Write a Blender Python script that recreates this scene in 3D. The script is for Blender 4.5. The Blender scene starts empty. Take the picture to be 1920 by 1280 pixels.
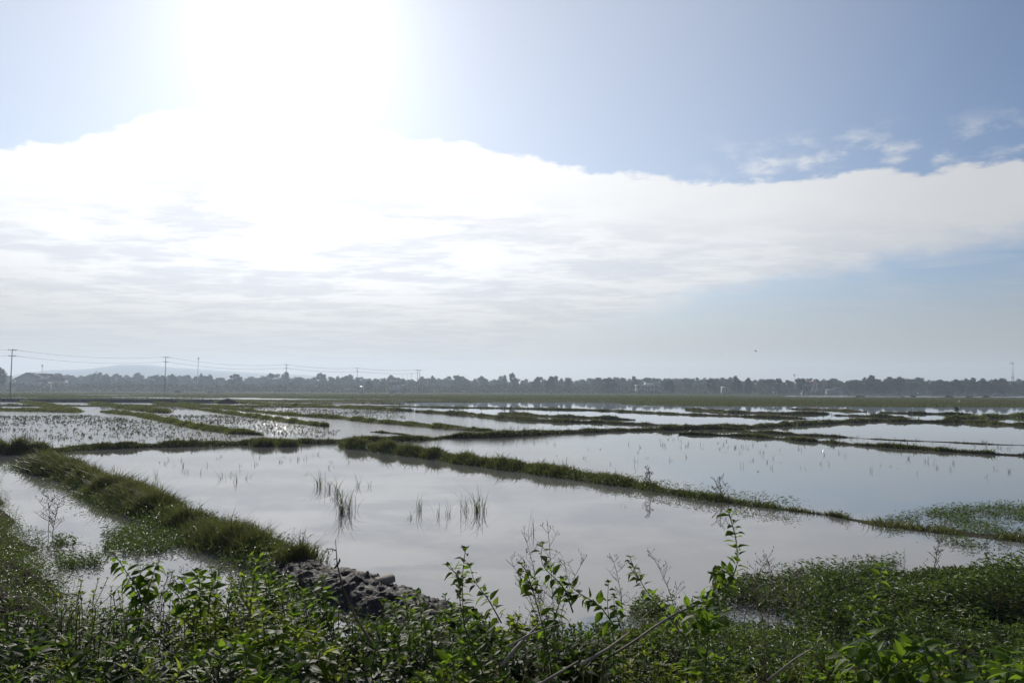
import bpy, math, random
import numpy as np
from mathutils import Matrix, Vector
rnd = random.Random(7)
rng = np.random.default_rng(7)
scene = bpy.context.scene
col = scene.collection
# ------------------------------------------------------------------ camera
CAM_H, PITCH, ROLL, LENS = 2.5, 3.79, 0.21, 26.0
F = 1920 * LENS / 36.0
CM = Matrix.Rotation(math.radians(90 + PITCH), 4, 'X') @ Matrix.Rotation(math.radians(ROLL), 4, 'Z')
cam_data = bpy.data.cameras.new('camera')
cam = bpy.data.objects.new('camera', cam_data)
col.objects.link(cam)
cam_data.lens = LENS; cam_data.sensor_width = 36.0
cam_data.clip_start = 0.1; cam_data.clip_end = 9000
cam.matrix_world = Matrix.Translation((0, 0, CAM_H)) @ CM
scene.camera = cam
# ------------------------------------------------------------------ exposure
scene.view_settings.view_transform = 'Standard'
scene.view_settings.look = 'None'
scene.view_settings.gamma = 1.0
scene.view_settings.exposure = 0.0
scene.view_settings.use_curve_mapping = False
scene.cycles.max_bounces = 8
scene.cycles.diffuse_bounces = 3
scene.cycles.glossy_bounces = 3
scene.cycles.transmission_bounces = 4
scene.cycles.volume_bounces = 1
scene.cycles.use_denoising = True
# ------------------------------------------------------------------ sun
SUN_EL, SUN_AZ = 27.0, -17.0          # azimuth from +Y towards +X
sd = Vector((math.sin(math.radians(SUN_AZ)) * math.cos(math.radians(SUN_EL)),
             math.cos(math.radians(SUN_AZ)) * math.cos(math.radians(SUN_EL)),
             math.sin(math.radians(SUN_EL))))
sun_data = bpy.data.lights.new('sun', 'SUN')
sun_data.energy = 4.8; sun_data.angle = math.radians(0.5); sun_data.color = (1.0, 0.95, 0.86)
sun = bpy.data.objects.new('sun', sun_data); col.objects.link(sun)
sun.rotation_euler = (-sd).to_track_quat('-Z', 'Y').to_euler()
sun.location = (0, 0, 50)

def ray(px, py):
    return (CM.to_3x3() @ Vector(((px - 960) / F, (640 - py) / F, -1.0)))
def azel(px, py):
    d = ray(px, py).normalized()
    return math.degrees(math.atan2(d.x, d.y)), math.degrees(math.asin(d.z))
def gp(px, py, z=0.0):
    """point on the level z seen at a pixel of the photograph"""
    d = ray(px, py); t = (z - CAM_H) / d.z
    return Vector((d.x * t, d.y * t, z))
def dp(px, py, dist):
    """point at a given distance (along +Y) seen at a pixel"""
    d = ray(px, py); t = dist / d.y
    return Vector((d.x * t, dist, CAM_H + d.z * t))
# ------------------------------------------------------------------ node helpers
class NT:
    def __init__(self, tree):
        self.t = tree; tree.nodes.clear()
    def n(self, kind, **kw):
        nd = self.t.nodes.new('ShaderNode' + kind)
        for k, v in kw.items():
            if k.startswith('i_'):
                key = k[2:]
                key = int(key) if key.isdigit() else key.replace('_', ' ')
                self.put(nd.inputs[key], v)
            else: setattr(nd, k, v)
        return nd
    def put(self, sock, v):
        if hasattr(v, 'bl_idname') or isinstance(v, bpy.types.NodeSocket):
            self.t.links.new(v if isinstance(v, bpy.types.NodeSocket) else v.outputs[0], sock)
        else: sock.default_value = v
    def m(self, op, a, b=None, c=None, clamp=False):
        nd = self.t.nodes.new('ShaderNodeMath'); nd.operation = op; nd.use_clamp = clamp
        for i, v in enumerate((a, b, c)):
            if v is not None: self.put(nd.inputs[i], v)
        return nd.outputs[0]
    def ss(self, x, lo, hi):
        nd = self.t.nodes.new('ShaderNodeMapRange'); nd.interpolation_type = 'SMOOTHSTEP'
        self.put(nd.inputs[0], x)
        self.put(nd.inputs[1], lo); self.put(nd.inputs[2], hi)
        nd.inputs[3].default_value = 0; nd.inputs[4].default_value = 1
        return nd.outputs[0]
    def mix(self, f, a, b, kind='MIX'):
        nd = self.t.nodes.new('ShaderNodeMix'); nd.data_type = 'RGBA'; nd.blend_type = kind
        self.put(nd.inputs[0], f); self.put(nd.inputs[6], a); self.put(nd.inputs[7], b)
        return nd.outputs[2]
    def curve(self, x, pts, lo, hi):
        """piecewise curve through (x, y) pairs, x in [lo, hi]"""
        nd = self.t.nodes.new('ShaderNodeFloatCurve')
        ys = [p[1] for p in pts]; y0, y1 = min(ys) - 1, max(ys) + 1
        c = nd.mapping.curves[0]
        P = sorted(((p[0] - lo) / (hi - lo), (p[1] - y0) / (y1 - y0)) for p in pts)
        while len(c.points) < len(P): c.points.new(0.5, 0.5)
        for q, p in zip(c.points, P): q.location = p
        nd.mapping.update()
        self.put(nd.inputs[1], self.m('DIVIDE', self.m('SUBTRACT', x, lo), hi - lo, clamp=True))
        return self.m('MULTIPLY_ADD', nd.outputs[0], y1 - y0, y0)
# ------------------------------------------------------------------ sky (world)
world = bpy.data.worlds.new('World'); scene.world = world; world.use_nodes = True
w = NT(world.node_tree)
tc = w.n('TexCoord')
sep = w.n('SeparateXYZ', i_0=tc.outputs['Generated'])
X, Y, Z = sep.outputs
az = w.m('MULTIPLY', w.m('ARCTAN2', X, Y), 180 / math.pi)
el = w.m('MULTIPLY', w.m('ARCSINE', Z), 180 / math.pi)
dot = w.n('VectorMath', operation='DOT_PRODUCT'); w.put(dot.inputs[0], tc.outputs['Generated']); dot.inputs[1].default_value = sd
sang = w.m('MULTIPLY', w.m('ARCCOSINE', w.m('MINIMUM', dot.outputs['Value'], 0.99999)), 180 / math.pi)   # degrees from the sun
sky = w.n('TexSky', sky_type='NISHITA', sun_disc=False, sun_elevation=math.radians(SUN_EL),
          sun_rotation=math.radians(SUN_AZ), altitude=0, air_density=1.0, dust_density=0.55, ozone_density=2.0)
SKY = 0.07
skyc = w.n('VectorMath', operation='MULTIPLY'); w.put(skyc.inputs[0], sky.outputs[0]); skyc.inputs[1].default_value = (0.80, 0.90, 1.06)
# thin veil that whitens the blue
veil = w.n('VectorMath', operation='ADD'); w.put(veil.inputs[0], skyc.outputs[0]); veil.inputs[1].default_value = (0.1, 0.1, 0.15)
# cloud layer coordinates: flat layer seen in perspective
zc = w.m('MAXIMUM', w.m('ADD', Z, 0.05), 0.02)
u = w.m('DIVIDE', X, zc); v = w.m('DIVIDE', Y, zc)
cv = w.n('CombineXYZ', i_0=u, i_1=v, i_2=0.0)
av = w.n('CombineXYZ', i_0=w.m('MULTIPLY', az, 0.1), i_1=w.m('MULTIPLY', el, 0.22), i_2=0.0)
n_big = w.n('TexNoise', i_Scale=1.2, i_Detail=6.0, i_Roughness=0.55); w.put(n_big.inputs['Vector'], av)
n_edge = w.n('TexNoise', i_Scale=3.5, i_Detail=9.0, i_Roughness=0.6); w.put(n_edge.inputs['Vector'], av)
n_lay = w.n('TexNoise', i_Scale=1.25, i_Detail=8.0, i_Roughness=0.52, i_Distortion=0.4); w.put(n_lay.inputs['Vector'], cv)
mp = w.n('Mapping'); w.put(mp.inputs[0], cv); mp.inputs['Scale'].default_value = (1.5, 2.6, 1); mp.inputs['Rotation'].default_value = (0, 0, 0.25)
n_str = w.n('TexNoise', i_Scale=1.0, i_Detail=8.0, i_Roughness=0.55, i_Distortion=0.6); w.put(n_str.inputs['Vector'], mp)
up_px = [(-500, 300), (-200, 290), (0, 272), (100, 264), (200, 246), (290, 214), (400, 205), (560, 215), (700, 245), (840, 258), (920, 278), (1040, 304), (1150, 322),
         (1250, 330), (1350, 338), (1450, 334), (1550, 324), (1660, 312), (1730, 322), (1820, 305), (1920, 292), (2200, 250), (2500, 220)]
lo_px = [(-500, 760), (600, 740), (1000, 650), (1200, 590), (1290, 570), (1400, 546), (1500, 530), (1620, 512), (1720, 492), (1800, 466), (1920, 446), (2200, 380), (2500, 340)]
up = w.curve(az, [azel(*p) for p in up_px] + [(-120, 19), (-180, 15), (100, 24), (180, 15)], -180, 180)
lo = w.curve(az, [azel(*p) for p in lo_px] + [(-120, -2), (-180, 3), (100, 14), (180, 3)], -180, 180)
e1 = w.m('MULTIPLY', w.m('SUBTRACT', n_edge.outputs[0], 0.5), 2.3)
e2 = w.m('MULTIPLY', w.m('SUBTRACT', n_big.outputs[0], 0.5), 4.0)
m_up = w.ss(w.m('SUBTRACT', w.m('ADD', up, e1), el), -0.08, 0.45)
m_lo = w.ss(w.m('SUBTRACT', el, w.m('ADD', lo, w.m('ADD', e1, e2))), -0.7, 1.6)
cloud = w.m('MULTIPLY', m_up, m_lo)
# small wisps over the band on the right
wm = w.m('MULTIPLY', w.ss(n_edge.outputs[0], 0.45, 0.72), w.m('MULTIPLY', w.ss(w.m('SUBTRACT', el, up), 0.0, 0.5), w.ss(w.m('SUBTRACT', el, up), 3.8, 1.2)))
wm = w.m('MULTIPLY', wm, w.ss(az, 13.0, 20.0))
cloud = w.m('MAXIMUM', cloud, w.m('MULTIPLY', wm, 0.75))
# thin streaks low on the right
wl = w.m('MULTIPLY', w.ss(n_str.outputs[0], 0.42, 0.7), w.m('MULTIPLY', w.ss(w.m('SUBTRACT', lo, el), 9.0, 1.0), w.ss(w.m('SUBTRACT', lo, el), -0.6, 0.6)))
cloud = w.m('MAXIMUM', cloud, w.m('MULTIPLY', wl, 0.30))
# brightness of the cloud: thicker parts greyer, sun side brighter
n_fin = w.n('TexNoise', i_Scale=3.6, i_Detail=9.0, i_Roughness=0.62, i_Distortion=0.5); w.put(n_fin.inputs['Vector'], mp.outputs[0])
thick = w.m('ADD', w.m('MULTIPLY_ADD', n_lay.outputs[0], 0.42, w.m('MULTIPLY', n_str.outputs[0], 0.36)), w.m('MULTIPLY', n_fin.outputs[0], 0.22))
cg = w.ss(thick, 0.43, 0.565)
depth_in = w.ss(w.m('SUBTRACT', up, el), 1.5, 7.0)
shade = w.m('MULTIPLY', cg, w.m('MULTIPLY_ADD', depth_in, 0.85, 0.10))
near_sun = w.m('EXPONENT', w.m('MULTIPLY', w.m('POWER', w.m('DIVIDE', sang, 23.0), 2.0), -1.0))
cb1 = w.n('VectorMath', operation='SCALE'); cb1.inputs[0].default_value = (9.2, 9.2, 9.15); w.put(cb1.inputs['Scale'], w.m('ADD', w.m('MULTIPLY_ADD', near_sun, 1.0, 1.0), w.m('MULTIPLY', w.ss(sang, 50.0, 34.0), 0.25)))
cb2 = w.n('VectorMath', operation='SCALE'); cb2.inputs[0].default_value = (7.8, 7.9, 8.3); w.put(cb2.inputs['Scale'], w.m('ADD', w.m('MULTIPLY_ADD', near_sun, 0.65, 1.0), w.m('MULTIPLY', w.ss(sang, 50.0, 34.0), 0.18)))
cbv = w.n('Mix', data_type='VECTOR'); w.put(cbv.inputs[0], shade); w.put(cbv.inputs[4], cb1.outputs[0]); w.put(cbv.inputs[5], cb2.outputs[0])
# aureole of the sun in the clear sky
aur = w.m('MULTIPLY', w.m('EXPONENT', w.m('MULTIPLY', w.m('POWER', w.m('DIVIDE', sang, 6.0), 2.0), -1.0)), 4.0)
aur2 = w.m('MULTIPLY', w.m('EXPONENT', w.m('MULTIPLY', w.m('POWER', w.m('DIVIDE', sang, 40.0), 4.0), -1.0)), 4.6)
aurv = w.n('VectorMath', operation='SCALE'); aurv.inputs[0].default_value = (1.0, 0.95, 0.78); w.put(aurv.inputs['Scale'], w.m('ADD', aur, aur2))
clear = w.n('VectorMath', operation='ADD'); w.put(clear.inputs[0], veil.outputs[0]); w.put(clear.inputs[1], aurv.outputs[0])
# pale layer low over the horizon
low = w.m('MULTIPLY', w.ss(el, 10.0, 1.5), 0.85)
lowb = w.n('VectorMath', operation='SCALE'); lowb.inputs[0].default_value = (5.5, 5.05, 4.5)
w.put(lowb.inputs['Scale'], w.m('MULTIPLY_ADD', w.ss(sang, 60.0, 22.0), 0.32, 0.92))
full0 = w.mix(w.m('MULTIPLY', cloud, 0.93), clear.outputs[0], cbv.outputs[1])
full = w.mix(low, full0, lowb.outputs[0])
bg = w.n('Background', i_Strength=SKY); w.put(bg.inputs[0], full)
wo = w.n('OutputWorld'); w.t.links.new(bg.outputs[0], wo.inputs[0])
world.cycles.sampling_method = 'MANUAL'; world.cycles.sample_map_resolution = 1024
# ------------------------------------------------------------------ mesh + tag helpers
def mesh_np(name, V, tris=None, quads=None, attr=None, smooth=False, mats=()):
    me = bpy.data.meshes.new(name)
    V = np.asarray(V, dtype=np.float32).reshape(-1, 3)
    loops = []; starts = []; n = 0
    if tris is not None and len(tris):
        t = np.asarray(tris, dtype=np.int32).reshape(-1, 3); loops.append(t.ravel()); starts.append(np.arange(len(t)) * 3); n = len(t) * 3
    if quads is not None and len(quads):
        q = np.asarray(quads, dtype=np.int32).reshape(-1, 4); loops.append(q.ravel()); starts.append(n + np.arange(len(q)) * 4)
    loops = np.concatenate(loops).astype(np.int32); starts = np.concatenate(starts).astype(np.int32)
    me.vertices.add(len(V)); me.vertices.foreach_set('co', V.ravel())
    me.loops.add(len(loops)); me.loops.foreach_set('vertex_index', loops)
    me.polygons.add(len(starts)); me.polygons.foreach_set('loop_start', starts)
    if smooth: me.polygons.foreach_set('use_smooth', np.ones(len(starts), dtype=bool))
    me.update(calc_edges=True)
    if attr is not None:
        a = me.attributes.new('tint', 'FLOAT', 'POINT'); a.data.foreach_set('value', np.asarray(attr, dtype=np.float32).ravel())
    for m in mats: me.materials.append(m)
    me.validate()
    return me
def obj(name, data, parent=None, loc=None, rot=None, scale=None):
    o = bpy.data.objects.new(name, data); col.objects.link(o)
    if parent is not None: o.parent = parent
    if loc is not None: o.location = loc
    if rot is not None: o.rotation_euler = rot
    if scale is not None: o.scale = (scale,) * 3 if isinstance(scale, (int, float)) else scale
    return o
def tag(o, label=None, cat=None, group=None, kind=None):
    if label: o['label'] = label
    if cat: o['category'] = cat
    if group: o['group'] = group
    if kind: o['kind'] = kind
    return o
class MB:
    """collects simple solids into one mesh"""
    def __init__(s): s.v = []; s.t = []; s.q = []
    def add(s, v, t=(), q=()):
        b = len(s.v); s.v += [tuple(p) for p in v]
        s.t += [tuple(i + b for i in f) for f in t]; s.q += [tuple(i + b for i in f) for f in q]
        return s
    def box(s, x0, x1, y0, y1, z0, z1):
        v = [(x0, y0, z0), (x1, y0, z0), (x1, y1, z0), (x0, y1, z0), (x0, y0, z1), (x1, y0, z1), (x1, y1, z1), (x0, y1, z1)]
        return s.add(v, q=[(0, 3, 2, 1), (4, 5, 6, 7), (0, 1, 5, 4), (1, 2, 6, 5), (2, 3, 7, 6), (3, 0, 4, 7)])
    def tube(s, pts, rads, n=6, cap=True):
        pts = [Vector(p) for p in pts]
        if not hasattr(rads, '__len__'): rads = [rads] * len(pts)
        ring = []; base = len(s.v)
        for i, p in enumerate(pts):
            d = (pts[min(i + 1, len(pts) - 1)] - pts[max(i - 1, 0)])
            d = d.normalized() if d.length > 1e-9 else Vector((0, 0, 1))
            a = d.cross(Vector((0.31, 0.87, 0.12)) if abs(d.z) > 0.9 else Vector((0, 0, 1))).normalized(); b = d.cross(a)
            for k in range(n):
                an = 2 * math.pi * k / n
                s.v.append(tuple(p + (a * math.cos(an) + b * math.sin(an)) * rads[i]))
        for i in range(len(pts) - 1):
            for k in range(n):
                k2 = (k + 1) % n
                s.q.append((base + i * n + k, base + i * n + k2, base + (i + 1) * n + k2, base + (i + 1) * n + k))
        if cap:
            e = base + (len(pts) - 1) * n
            for k in range(1, n - 1):
                s.t.append((base, base + k + 1, base + k)); s.t.append((e, e + k, e + k + 1))
        return s
    def prism(s, prof, x0, x1):
        """profile in (y, z), counter-clockwise, swept along x"""
        n = len(prof); b = len(s.v)
        s.v += [(x0, p[0], p[1]) for p in prof] + [(x1, p[0], p[1]) for p in prof]
        for k in range(n):
            k2 = (k + 1) % n; s.q.append((b + k, b + k2, b + n + k2, b + n + k))
        for k in range(1, n - 1):
            s.t.append((b, b + k + 1, b + k)); s.t.append((b + n, b + n + k, b + n + k + 1))
        return s
    def build(s, name, mat, parent=None, smooth=False, **kw):
        return obj(name, s.mesh(name, mat, smooth), parent, **kw)
    def mesh(s, name, mat, smooth=False):
        return mesh_np(name, s.v, s.t, s.q, smooth=smooth, mats=[mat])
# value noise in numpy (for terrain)
_perm = rng.random((256, 256))
def vnoise(x, y):
    xi = np.floor(x).astype(int); yi = np.floor(y).astype(int); fx = x - xi; fy = y - yi
    fx = fx * fx * (3 - 2 * fx); fy = fy * fy * (3 - 2 * fy)
    g = lambda a, b: _perm[a % 256, b % 256]
    return (g(xi, yi) * (1 - fx) + g(xi + 1, yi) * fx) * (1 - fy) + (g(xi, yi + 1) * (1 - fx) + g(xi + 1, yi + 1) * fx) * fy
def fbm(x, y, o=4):
    s = 0; a = 0.5; 
    for k in range(o): s = s + a * vnoise(x * 2 ** k + 17.3 * k, y * 2 ** k + 5.1 * k); a *= 0.5
    return s / (1 - 0.5 ** o)
def sstep(x, a, b):
    t = np.clip((x - a) / (b - a), 0, 1); return t * t * (3 - 2 * t)
# ------------------------------------------------------------------ materials
def new_mat(name):
    m = bpy.data.materials.new(name); m.use_nodes = True
    t = NT(m.node_tree); out = t.n('OutputMaterial'); return m, t, out
def pos(t, scale=1.0):
    g = t.n('NewGeometry'); mp = t.n('Mapping'); t.put(mp.inputs[0], g.outputs['Position'])
    mp.inputs['Scale'].default_value = (scale,) * 3 if isinstance(scale, (int, float)) else scale
    return mp.outputs[0]
def simple(name, colr, rough=0.7, var=0.25, scale=3.0, bump=0.0, spec=0.4, metal=0.0, obj_coord=False):
    m, t, out = new_mat(name)
    if obj_coord:
        tcn = t.n('TexCoord'); vec = tcn.outputs['Object']
    else: vec = pos(t)
    n1 = t.n('TexNoise', i_Scale=scale, i_Detail=6.0, i_Roughness=0.6); t.put(n1.inputs['Vector'], vec)
    f = t.ss(n1.outputs[0], 0.3, 0.7)
    a = tuple(c * (1 - var) for c in colr) + (1,); b = tuple(min(1, c * (1 + var)) for c in colr) + (1,)
    p = t.n('BsdfPrincipled', i_Roughness=rough, i_Metallic=metal); p.inputs['Specular IOR Level'].default_value = spec
    t.put(p.inputs['Base Color'], t.mix(f, a, b))
    if bump:
        bp = t.n('Bump', i_Strength=bump, i_Distance=0.05); t.put(bp.inputs['Height'], n1.outputs[0]); t.put(p.inputs['Normal'], bp)
    t.t.links.new(p.outputs[0], out.inputs[0]); return m
def leafy(name, c0, c1, c2, rough=0.42, spec=0.5, trans=0.45, tcol=(0.22, 0.30, 0.04)):
    """leaf blade: reflecting and letting light through; the attribute «tint» picks the leaf's own colour"""
    m, t, out = new_mat(name)
    at = t.n('Attribute', attribute_name='tint')
    oi = t.n('ObjectInfo')
    f = t.m('ADD', t.m('MULTIPLY', at.outputs['Fac'], 0.8), t.m('MULTIPLY', oi.outputs['Random'], 0.2))
    cr = t.n('ValToRGB'); t.put(cr.inputs[0], f)
    e = cr.color_ramp.elements; e[0].position = 0.0; e[0].color = c0 + (1,); e[1].position = 0.9; e[1].color = c1 + (1,)
    x = e.new(0.985); x.color = c2 + (1,)
    p = t.n('BsdfPrincipled', i_Roughness=rough); p.inputs['Specular IOR Level'].default_value = spec
    t.put(p.inputs['Base Color'], cr.outputs[0])
    tr = t.n('BsdfTranslucent'); t.put(tr.inputs[0], t.mix(0.55, cr.outputs[0], tcol + (1,)))
    mx = t.n('MixShader', i_0=trans); t.t.links.new(p.outputs[0], mx.inputs[1]); t.t.links.new(tr.outputs[0], mx.inputs[2])
    t.t.links.new(mx.outputs[0], out.inputs[0]); return m

M = {}
M['weed'] = leafy('weed_leaf', (0.020, 0.052, 0.005), (0.075, 0.132, 0.012), (0.32, 0.24, 0.03), 0.55, 0.18, 0.56, (0.26, 0.40, 0.03))
M['weed_dark'] = leafy('dark_weed_leaf', (0.010, 0.025, 0.004), (0.032, 0.062, 0.009), (0.20, 0.15, 0.03), 0.55, 0.16, 0.42, (0.16, 0.26, 0.03))
M['weed_yellow'] = leafy('light_weed_leaf', (0.042, 0.078, 0.008), (0.135, 0.18, 0.020), (0.40, 0.30, 0.04), 0.55, 0.18, 0.56, (0.36, 0.46, 0.04))
M['cover'] = leafy('cover_leaf', (0.014, 0.030, 0.006), (0.05, 0.085, 0.016), (0.16, 0.12, 0.05), 0.48, 0.30, 0.38, (0.16, 0.24, 0.03))
M['grass'] = leafy('dike_grass', (0.020, 0.029, 0.007), (0.062, 0.076, 0.017), (0.17, 0.13, 0.06), 0.45, 0.4, 0.38, (0.19, 0.20, 0.045))
M['field'] = leafy('field_grass', (0.035, 0.05, 0.012), (0.075, 0.10, 0.024), (0.12, 0.095, 0.045), 0.75, 0.08, 0.3, (0.15, 0.18, 0.03))
M['green_grass'] = leafy('green_dike_grass', (0.030, 0.040, 0.010), (0.090, 0.108, 0.025), (0.16, 0.13, 0.05), 0.6, 0.2, 0.40, (0.20, 0.23, 0.045))
M['reed'] = leafy('rice_blade', (0.020, 0.026, 0.008), (0.042, 0.050, 0.014), (0.10, 0.085, 0.04), 0.5, 0.3, 0.2)
M['stubble'] = leafy('rice_stubble', (0.03, 0.024, 0.014), (0.07, 0.055, 0.03), (0.11, 0.085, 0.05), 0.35, 0.6, 0.1)
M['crown'] = leafy('tree_leaf', (0.018, 0.028, 0.013), (0.042, 0.058, 0.024), (0.09, 0.09, 0.04), 0.85, 0.04, 0.25, (0.10, 0.13, 0.03))
M['dry'] = simple('dry_stalk', (0.11, 0.085, 0.055), 0.8, 0.3, 8)
M['stem'] = simple('green_stem', (0.06, 0.065, 0.025), 0.6, 0.3, 8)
M['wood'] = simple('weathered_twig', (0.20, 0.17, 0.13), 0.8, 0.3, 6)
M['bark'] = simple('bark', (0.09, 0.075, 0.06), 0.9, 0.3, 1)
M['mud'] = simple('wet_mud', (0.024, 0.020, 0.017), 0.7, 0.45, 14, 1.0, 0.25)
M['soil'] = simple('dike_soil', (0.04, 0.032, 0.022), 0.95, 0.35, 3, 0.5, 0.1)
M['concrete'] = simple('concrete', (0.28, 0.27, 0.26), 0.8, 0.15, 1.5)
M['dark_concrete'] = simple('damp_concrete', (0.07, 0.07, 0.075), 0.7, 0.3, 0.6)
M['brick'] = simple('grey_brick', (0.24, 0.20, 0.165), 0.85, 0.15, 20, 0.2)
M['steel'] = simple('galvanised_steel', (0.30, 0.31, 0.33), 0.5, 0.1, 2, 0, 0.5, 0.6)
M['wire'] = simple('cable', (0.05, 0.05, 0.055), 0.6, 0.1, 1)
M['white_wall'] = simple('white_paint', (0.72, 0.72, 0.70), 0.7, 0.08, 0.5)
M['cream_wall'] = simple('cream_paint', (0.36, 0.33, 0.30), 0.75, 0.12, 0.5)
M['pink_wall'] = simple('pink_paint', (0.50, 0.38, 0.34), 0.75, 0.12, 0.5)
M['grey_roof'] = simple('grey_roof', (0.10, 0.095, 0.10), 0.95, 0.2, 0.5, 0, 0.05)
M['red_roof'] = simple('red_roof', (0.38, 0.11, 0.07), 0.7, 0.2, 0.5)
M['metal_roof'] = simple('metal_sheet', (0.5, 0.51, 0.53), 0.35, 0.06, 0.5, 0, 0.5, 0.4)
M['pane'] = simple('dark_glass', (0.03, 0.035, 0.04), 0.15, 0.1, 1)
M['bird_dark'] = simple('dark_plumage', (0.06, 0.055, 0.05), 0.7, 0.2, 20)
M['bird_white'] = simple('white_plumage', (0.80, 0.80, 0.78), 0.7, 0.05, 20)
# ground
def mk_ground():
    m, t, out = new_mat('ground_soil')
    vec = pos(t)
    n1 = t.n('TexNoise', i_Scale=0.35, i_Detail=8.0, i_Roughness=0.65); t.put(n1.inputs['Vector'], vec)
    n2 = t.n('TexNoise', i_Scale=6.0, i_Detail=8.0, i_Roughness=0.7); t.put(n2.inputs['Vector'], vec)
    n3 = t.n('TexNoise', i_Scale=0.02, i_Detail=5.0, i_Roughness=0.6); t.put(n3.inputs['Vector'], pos(t, (1, 4, 1)))
    soil = t.mix(t.ss(n2.outputs[0], 0.3, 0.7), (0.020, 0.015, 0.011, 1), (0.050, 0.038, 0.028, 1))
    grass = t.mix(t.ss(n1.outputs[0], 0.35, 0.65), (0.030, 0.042, 0.012, 1), (0.06, 0.066, 0.022, 1))
    brown = t.mix(t.ss(n3.outputs[0], 0.4, 0.6), grass, (0.06, 0.05, 0.028, 1))
    g = t.n('NewGeometry'); sp = t.n('SeparateXYZ'); t.put(sp.inputs[0], g.outputs['Position'])
    far = t.ss(sp.outputs[1], 40.0, 70.0)
    c = t.mix(far, soil, brown)
    p = t.n('BsdfPrincipled', i_Roughness=1.0); p.inputs['Specular IOR Level'].default_value = 0.03
    t.put(p.inputs['Base Color'], c)
    bp = t.n('Bump', i_Strength=0.8, i_Distance=0.08); t.put(bp.inputs['Height'], n2.outputs[0]); t.put(p.inputs['Normal'], bp)
    t.t.links.new(p.outputs[0], out.inputs[0]); return m
M['ground'] = mk_ground()
def mk_water():
    m, t, out = new_mat('paddy_water')
    g = t.n('NewGeometry'); P = g.outputs['Position']
    sp = t.n('SeparateXYZ'); t.put(sp.inputs[0], P)
    big = t.n('TexNoise', i_Scale=0.045, i_Detail=4.0, i_Roughness=0.6); t.put(big.inputs['Vector'], P)
    # breeze reaches the open fields beyond the first dikes, more on the left
    side = t.ss(t.m('MULTIPLY_ADD', sp.outputs[1], 0.30, sp.outputs[0]), 22.0, -6.0)
    river = t.m('MULTIPLY', t.ss(sp.outputs[1], 300.0, 335.0), t.ss(sp.outputs[0], 60.0, 110.0))
    breeze = t.m('MULTIPLY', t.m('MAXIMUM', river, t.m('MULTIPLY', t.ss(sp.outputs[1], 28.0, 45.0), side)), t.ss(big.outputs[0], 0.15, 0.45))
    r1 = t.n('TexNoise', i_Scale=1.0, i_Detail=3.0, i_Roughness=0.5); t.put(r1.inputs['Vector'], pos(t, (1.2, 3.0, 1)))
    r2 = t.n('TexNoise', i_Scale=1.0, i_Detail=3.0, i_Roughness=0.6); t.put(r2.inputs['Vector'], pos(t, (3.0, 6.0, 1)))
    h = t.m('ADD', t.m('MULTIPLY', r1.outputs[0], 0.0007), t.m('MULTIPLY', r2.outputs[0], t.m('MULTIPLY_ADD', breeze, 0.055, 0.00015)))
    r3 = t.n('TexNoise', i_Scale=1.0, i_Detail=2.0, i_Roughness=0.5); t.put(r3.inputs['Vector'], pos(t, (0.9, 2.0, 1)))
    h = t.m('ADD', h, t.m('MULTIPLY', r3.outputs[0], t.m('MULTIPLY', breeze, 0.025)))
    bp = t.n('Bump', i_Strength=1.0, i_Distance=1.0); t.put(bp.inputs['Height'], h)
    bp.inputs['Strength'].default_value = 0.6
    mud = t.mix(t.ss(big.outputs[0], 0.35, 0.65), (0.125, 0.123, 0.12, 1), (0.16, 0.158, 0.155, 1))
    p = t.n('BsdfPrincipled', i_Roughness=0.03, i_IOR=1.5); p.inputs['Specular IOR Level'].default_value = 1.0
    t.put(p.inputs['Base Color'], mud); t.put(p.inputs['Normal'], bp); t.put(p.inputs['Roughness'], t.m('MULTIPLY_ADD', breeze, 0.08, 0.008))
    t.t.links.new(p.outputs[0], out.inputs[0]); return m
M['water'] = mk_water()
# ------------------------------------------------------------------ haze
hz, ht, ho = new_mat('haze_air')
pv = ht.n('VolumePrincipled'); pv.inputs['Color'].default_value = (0.70, 0.83, 1.0, 1)
pv.inputs['Density'].default_value = 0.00034; pv.inputs['Anisotropy'].default_value = 0.33; pv.inputs['Density Attribute'].default_value = ''
ht.t.links.new(pv.outputs[0], ho.inputs['Volume'])
b = MB(); b.box(-2450, 2450, -300, 2950, -1.6, 112)
haze = b.build('haze', hz); tag(haze, 'pale morning haze lying over the whole plain', kind='stuff')
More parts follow.
